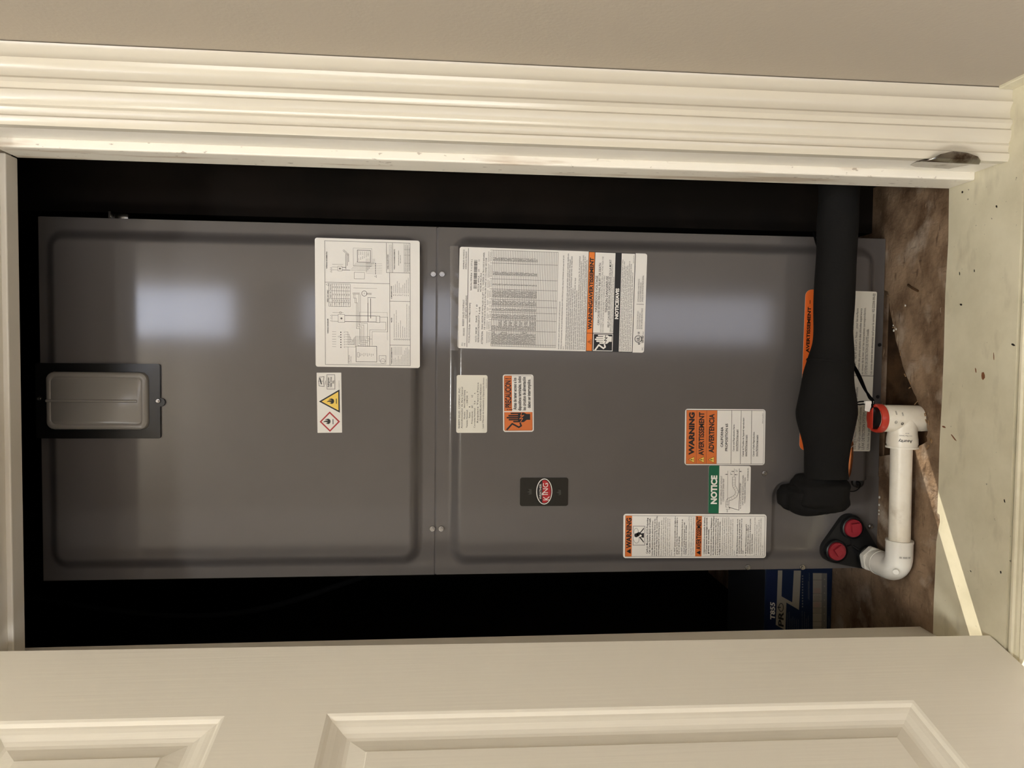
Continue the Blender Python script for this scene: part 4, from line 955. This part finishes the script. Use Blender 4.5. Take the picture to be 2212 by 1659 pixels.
# bare copper liquid line behind the foam
a_ = at(1829, 1032, -.026)
bm = bmesh.new(); tube(bm, [tuple(p) for p in spline([(.1470, -.004, .071), (.150, -.014, .069), (.162, -.022, .067), (.20, -.0245, .066), (.235, -.0235, .070), (.28, -.0215, .085), (.36, -.0215, .100), (.50, -.0215, .108), (.620, -.0215, .110)], 6)], .0056, 14)
cop = obj('copper_pipe', bm, COPPER, None, 60); tag(cop, 'thin bare copper pipe half hidden under the black foam pipe', 'pipe')

# ------------------------------------------------------------------ PVC condensate drain with float switch
PY, PZ, PR = -.090, .0232, .0149
TX = .2524
dr = empty('condensate_drain', (TX, PY, 0.0), 'white plastic drain pipe with elbow and red capped float switch', 'drain pipe')
bm = bmesh.new(); tube(bm, [(.055, PY, PZ - .001), (.13, PY, PZ), (.226, PY, PZ + .001)], PR, 32); obj('pipe', bm, PVC, dr, 60)
# elbow: hub towards +x, curve, hub towards +y
ex = .0225; R_ = .0225
pts = [(.0690, PY, PZ - .001)] + [(.0455, PY, PZ - .001)]
pts += [(ex + R_ - R_ * math.sin(a), PY + R_ - R_ * math.cos(a), PZ - .001) for a in [math.pi / 2 * k / 10 for k in range(0, 11)]]
pts += [(ex, PY + R_ + .012, PZ), (ex, PY + R_ + .024, PZ)]
bm = bmesh.new(); tube(bm, pts, [.0186] * len(pts), 32); tube(bm, [(.0700, PY, PZ - .001), (.0665, PY, PZ - .001)], .0192, 32)
tube(bm, [(ex, PY + R_ + .020, PZ), (ex, PY + R_ + .025, PZ)], .0192, 32)
lathe(bm, [(.0042, 0), (.0042, .0012)], (ex + .004, PY - .0135, PZ + .0120), (-.25, -.75, .62), 16)
el = obj('elbow', bm, PVCG, dr, 40)
L = Label((0, 0, 0), (1, 0, 0), (0, 0, -1), 1, 1)
vs, fs = glyphs('lIlIIl IIlIlII lIIl', .0, 2)      # moulding print on the elbow
me = bpy.data.meshes.new('lettering'); R2 = .0189; k_ = .0040
mv = []
for x, y in vs:
    t = (x - 4.0) * k_ / R2                     # runs round the hub, letters face the opening
    ang = math.radians(62) + t
    mv.append((.0480 + (y - .3) * k_, PY - R2 * math.cos(ang - math.pi / 2 + .9), PZ + R2 * math.sin(ang - math.pi / 2 + .9)))
me.from_pydata(mv, [], fs); me.materials.append(INKM); link('lettering', me, el)
# hex adapter screwed into the boss
bm = bmesh.new(); hx = [(ex + .0212 * math.cos(math.pi / 3 * k + .2), PZ + .0212 * math.sin(math.pi / 3 * k + .2)) for k in range(6)]
prism(bm, hx, 'y', -.0330, -.0215); bmesh.ops.bevel(bm, geom=bm.edges[:], offset=.0012, segments=2, affect='EDGES')
lathe(bm, [(.0172, 0), (.0172, .012)], (ex, -.0330, PZ), (0, -1, 0), 32); obj('threaded_adapter', bm, PVCG, dr, 40)
# tee body of the switch
bm = bmesh.new(); lathe(bm, [(.0190, -.020), (.0192, .0), (.0196, .020), (.0200, .060), (.0194, .062)], (TX, PY, 0), (0, 0, 1), 40)
rg = tube(bm, [(TX, PY, PZ), (TX - .022, PY, PZ), (TX - .030, PY, PZ), (TX - .0385, PY, PZ)], [.0196, .0200, .0212, .0214], 40)
tube(bm, [(TX - .0415, PY, PZ), (TX - .0440, PY, PZ)], .0222, 40); tube(bm, [(TX - .038, PY, PZ), (TX - .042, PY, PZ)], .0206, 40)
tee = obj('switch_tee', bm, PVC, dr, 45)
me = bpy.data.meshes.new('lettering'); mv, mf = [], []
def wrap_x(s, k, u0, ang0, bold=.0):
    """text running round the branch hub, tops of the letters towards the pipe"""
    vs, fs = glyphs(s, bold, 2); n0 = len(mv); w = vs[:, 0].max()
    for x, y in vs:
        ang = ang0 + (x - w / 2) * k / .0212
        xx = u0 - y * k
        t = min(max((TX - xx - .022) / .014, 0), 1); rr_ = .0203 + .0013 * t
        mv.append((xx, PY - (rr_ + .0002) * math.cos(ang), PZ + (rr_ + .0002) * math.sin(ang)))
    for f in fs: mf.append(tuple(q + n0 for q in f))
def wrap_z(s, k, z0, ang0, bold=.0):
    """text running round the upright body"""
    vs, fs = glyphs(s, bold, 2); n0 = len(mv); w = vs[:, 0].max()
    for x, y in vs:
        ang = ang0 + (x - w / 2) * k / .0200
        mv.append((TX + .0203 * math.sin(ang), PY - .0203 * math.cos(ang), z0 + y * k))
    for f in fs: mf.append(tuple(q + n0 for q in f))
wrap_x('Asurity', .0062, TX - .0300, math.radians(22), .02); wrap_x('CS-1 Pipe Switch', .0026, TX - .0232, math.radians(20)); wrap_x('IlIIlI IIlII', .0018, TX - .0198, math.radians(16))
wrap_z('©', .0060, .0445, math.radians(-12)); wrap_z('IlIIlIIl', .0032, .0445, math.radians(28)); wrap_z('©', .0056, .0345, math.radians(-18), .02); wrap_z('IIlIlIl', .0032, .0350, math.radians(22))
me.from_pydata(mv, [], mf); me.materials.append(INK); link('lettering', me, tee)
# red cap with black insert
bm = bmesh.new(); lathe(bm, [(.0180, .0570), (.0212, .0580), (.0216, .0640), (.0204, .0675), (.0186, .0682), (.0170, .0672), (.0160, .0622), (.004, .0615)], (TX, PY, 0), (0, 0, 1), 48)
bx(bm, TX - .0165, TX + .0165, PY + .001, PY + .0165, .0618, .0700, bev=.003)
cap = obj('switch_cap', bm, CAPR, dr, 40)
bm = bmesh.new(); prism(bm, [(TX - .0160 + .032 * k / 12, PY + .0010 - .0095 * math.sin(math.pi * k / 12) ** .8) for k in range(13)], 'z', .0618, .0690); obj('cap_insert', bm, BLKM, cap, 40)

# thin switch cable, its tag and the ties
cb = [at(1757, 500, .002), at(1762, 520, -.012), at(1769, 545, -.022), at(1775, 600, -.024), at(1800, 700, -.024), at(1830, 765, -.024), at(1843, 790, -.030), at(1853, 812, -.050), at(1866, 838, -.066), at(1878, 855, -.080), at(1887, 868, -.086), Vector((TX + .012, PY + .006, .0690))]
o = wire('switch_cable', [tuple(p) for p in cb], .0017, WIREB, None, 8, 8); tag(o, 'twin black cable from the red float switch cap to the cabinet edge', 'cable')
o2 = wire('second_strand', [tuple(p + Vector((.0026 * math.sin(i * 1.3), -.0012, .0028 * math.cos(i * 1.3)))) for i, p in enumerate(cb[5:-1])] + [tuple(cb[-1])], .0015, WIREB, o)
o3 = wire('looped_end', [tuple(at(px, py, -.080)) for px, py in ((1887, 868), (1870, 867), (1856, 868), (1850, 871), (1856, 874), (1870, 872), (1880, 872))], .0010, WIREB, o)
q = [at(px, py, -.086) for px, py in ((1869.5, 868.5), (1885, 869), (1878, 890), (1868, 887))]
bm = bmesh.new(); A = [bm.verts.new(p) for p in q]; B = [bm.verts.new(p + Vector((0, .0006, 0))) for p in q]; bm.faces.new(A); bm.faces.new(B)
for i in range(4): bm.faces.new((A[i], A[(i + 1) % 4], B[(i + 1) % 4], B[i]))
bx(bm, min(q[0].x, q[1].x) - .002, max(q[0].x, q[1].x) + .0015, -.0875, -.0840, q[1].z - .001, q[0].z + .001)
obj('cable_tag', bm, PAPER, o)
t1 = wire('cable_tie', [tuple(at(px, py, Y)) for px, py, Y in ((1824, 971, -.045), (1832, 964, -.036), (1842, 951, -.030), (1847, 935, -.028), (1846, 915, -.028), (1842, 900, -.030), (1838, 893, -.036))], .0006, TIE); tag(t1, 'inner clear cable tie tail curling below the black foam pipe', 'cable tie', 'cable tie tails')
t2 = wire('cable_tie', [tuple(at(px, py, Y)) for px, py, Y in ((1826, 972, -.045), (1838, 967, -.036), (1850, 955, -.030), (1858, 935, -.028), (1857, 915, -.028), (1850, 899, -.030), (1842, 894, -.036))], .0006, TIE); tag(t2, 'outer clear cable tie tail curling below the black foam pipe', 'cable tie', 'cable tie tails')
t3 = wire('sensor_wire', [tuple(at(px, py, Y)) for px, py, Y in ((1832, 1061, -.030), (1846, 1061, -.016), (1856, 1054, -.014), (1858, 1044, -.013), (1852, 1040, -.012))], .0007, WIREB); tag(t3, 'tiny black wire loop from the grommet to the foam elbow', 'wire')

# black cables hanging in the dark gaps
c1 = wire('hanging_cable', [(-.02, .20, 1.95), (-.06, .14, 1.45), (-.085, .10, 1.20), (-.088, .09, 1.08), (-.075, .09, .98), (-.040, .10, .86), (-.008, .12, .76), (-.006, .16, .70)], .005, WIREB); tag(c1, 'black cable sagging in the dark gap left of the cabinet', 'cable')
c2 = wire('hanging_cable', [(.585, .20, 1.94), (.602, .12, 1.50), (.604, .08, 1.24), (.600, .07, 1.12), (.575, .07, 1.00), (.562, .09, .90), (.556, .14, .80)], .005, WIREB); tag(c2, 'black cable hanging in the dark gap right of the cabinet', 'cable')

# ------------------------------------------------------------------ thermostat carton on the closet floor
BY = .130
kb = empty('thermostat_box', (-.10, BY, 0.0), 'blue thermostat carton on the closet floor left of the air handler', 'box')
bm = bmesh.new(); bx(bm, -.215, -.006, BY, BY + .170, 0.0, .1255, bev=.0012, seg=1); obj('carton', bm, [NAVY], kb)
bm = bmesh.new(); bx(bm, -.213, -.008, BY + .002, BY + .168, .1250, .1262); obj('top_flap', bm, BOXTOP, kb)
TL_, TR_, BL_ = at(1655, 1375, BY - .0002), at(1655, 1232, BY - .0002), at(1800, 1375, BY - .0002)
L = Label(TL_, TR_, BL_, 143, 145)
Zp = lambda zx, zy: (155 - zy / 8.508, zx / 8.508 - 75)
L.rect(2, 2, 141, 22, NAVY2, 1)
L.text('T855', 37.5, 18, 9.6, INKW, 75, .03, 4, shear=.15)
L.poly([Zp(*p) for p in ((850, 100), (1270, 100), (1235, 825), (1005, 690), (985, 1200), (810, 1100), (830, 680))], TAN, 1)
L.poly([Zp(*p) for p in ((930, 100), (1140, 100), (1110, 685), (915, 575))], NAVY, 2)
L.text('PR', 21, 36.5, 11, INK, 53, .03, 4, shear=.15); L.ring(63.5, 31.5, 9.5, 5.6, 1.5, INK, 4, 28); L.rect(62.6, 24, 64.6, 31, INK, 4)
for k in range(12): L.rect(64 + 6 * k, 76.5, 67 + 6 * k, 79, GRAYP, 2)
for k, (b_, a0, a1) in enumerate(((92, 80, 138), (90, 82, 120), (45, 14, 52), (49, 14, 54), (53, 14, 40), (57, 14, 44), (61, 14, 40), (65, 14, 38), (69, 14, 38), (77, 14, 56), (82, 14, 54), (86, 14, 40), (90, 14, 46))): L.bars(a0, a1, b_, 1.2, GRAYP, (3, 9))
L.rect(12, 100, 138, 119, TAN, 1); L.rect(12, 119, 138, 130.5, GRAYP, 1)
for zy in (270, 520, 660, 785, 885, 1040, 1140): a_ = 155 - zy / 8.508; L.line([(a_, 100), (a_, 119)], .6, INKM, 3)
for k in range(5):
    for q_, a0 in enumerate((95, 79, 64, 53)): L.bars(a0, a0 + (11, 11, 12, 9)[q_], 103.5 + 2.9 * k, 1.1, REDI if q_ in (0, 2) else INKM, (2, 5), 3)
for k in range(8): L.ell(20 + 15 * k, 125, 1.2, 1.6, TAN, 3, 10)
L.bars(14, 44, 135, 1.4, GRAYP)
me = bpy.data.meshes.new('printed_design'); me.from_pydata([tuple(v) for v in L.v], [], L.f)
for m_ in L.mats: me.materials.append(m_)
me.polygons.foreach_set('material_index', L.mi)
for p in me.polygons:
    if p.normal.y > 0: p.flip()
link('printed_design', me, kb)

# ------------------------------------------------------------------ bent strike plate low on the right jamb
sk = bmesh.new()
PRF = [(.5886, -.2060), (.5882, -.2190), (.5872, -.2320), (.5850, -.2420), (.5835, -.2480), (.5850, -.2535), (.5890, -.2565), (.5930, -.2572)]
NZ = 24; rows = []
for i, (x, y) in enumerate(PRF):
    t = i / (len(PRF) - 1); half = .036 * math.sqrt(max(.03, 1 - ((t - .40) / .62) ** 2))
    rows.append([(x + .0006 * s, y, .077 + half * s - .004 * t) for s in [(-1 + 2 * k / NZ) for k in range(NZ + 1)]])
F = [[sk.verts.new(p) for p in r] for r in rows]; B = [[sk.verts.new((p[0] + .0014, p[1] - .0005, p[2])) for p in r] for r in rows]
for i in range(len(rows) - 1):
    for k in range(NZ):
        if rows[i + 1][k] == rows[i + 1][k + 1]: pass
        sk.faces.new((F[i][k], F[i][k + 1], F[i + 1][k + 1], F[i + 1][k])); sk.faces.new((B[i][k], B[i + 1][k], B[i + 1][k + 1], B[i][k + 1]))
for k in range(NZ):
    sk.faces.new((F[0][k], B[0][k], B[0][k + 1], F[0][k + 1])); sk.faces.new((F[-1][k], F[-1][k + 1], B[-1][k + 1], B[-1][k]))
for i in range(len(rows) - 1):
    sk.faces.new((F[i][0], F[i + 1][0], B[i + 1][0], B[i][0])); sk.faces.new((F[i][-1], B[i][-1], B[i + 1][-1], F[i + 1][-1]))
st = obj('strike_plate', sk, STEEL, None, 50); tag(st, 'bent grey metal strike plate low on the right jamb', 'strike plate')
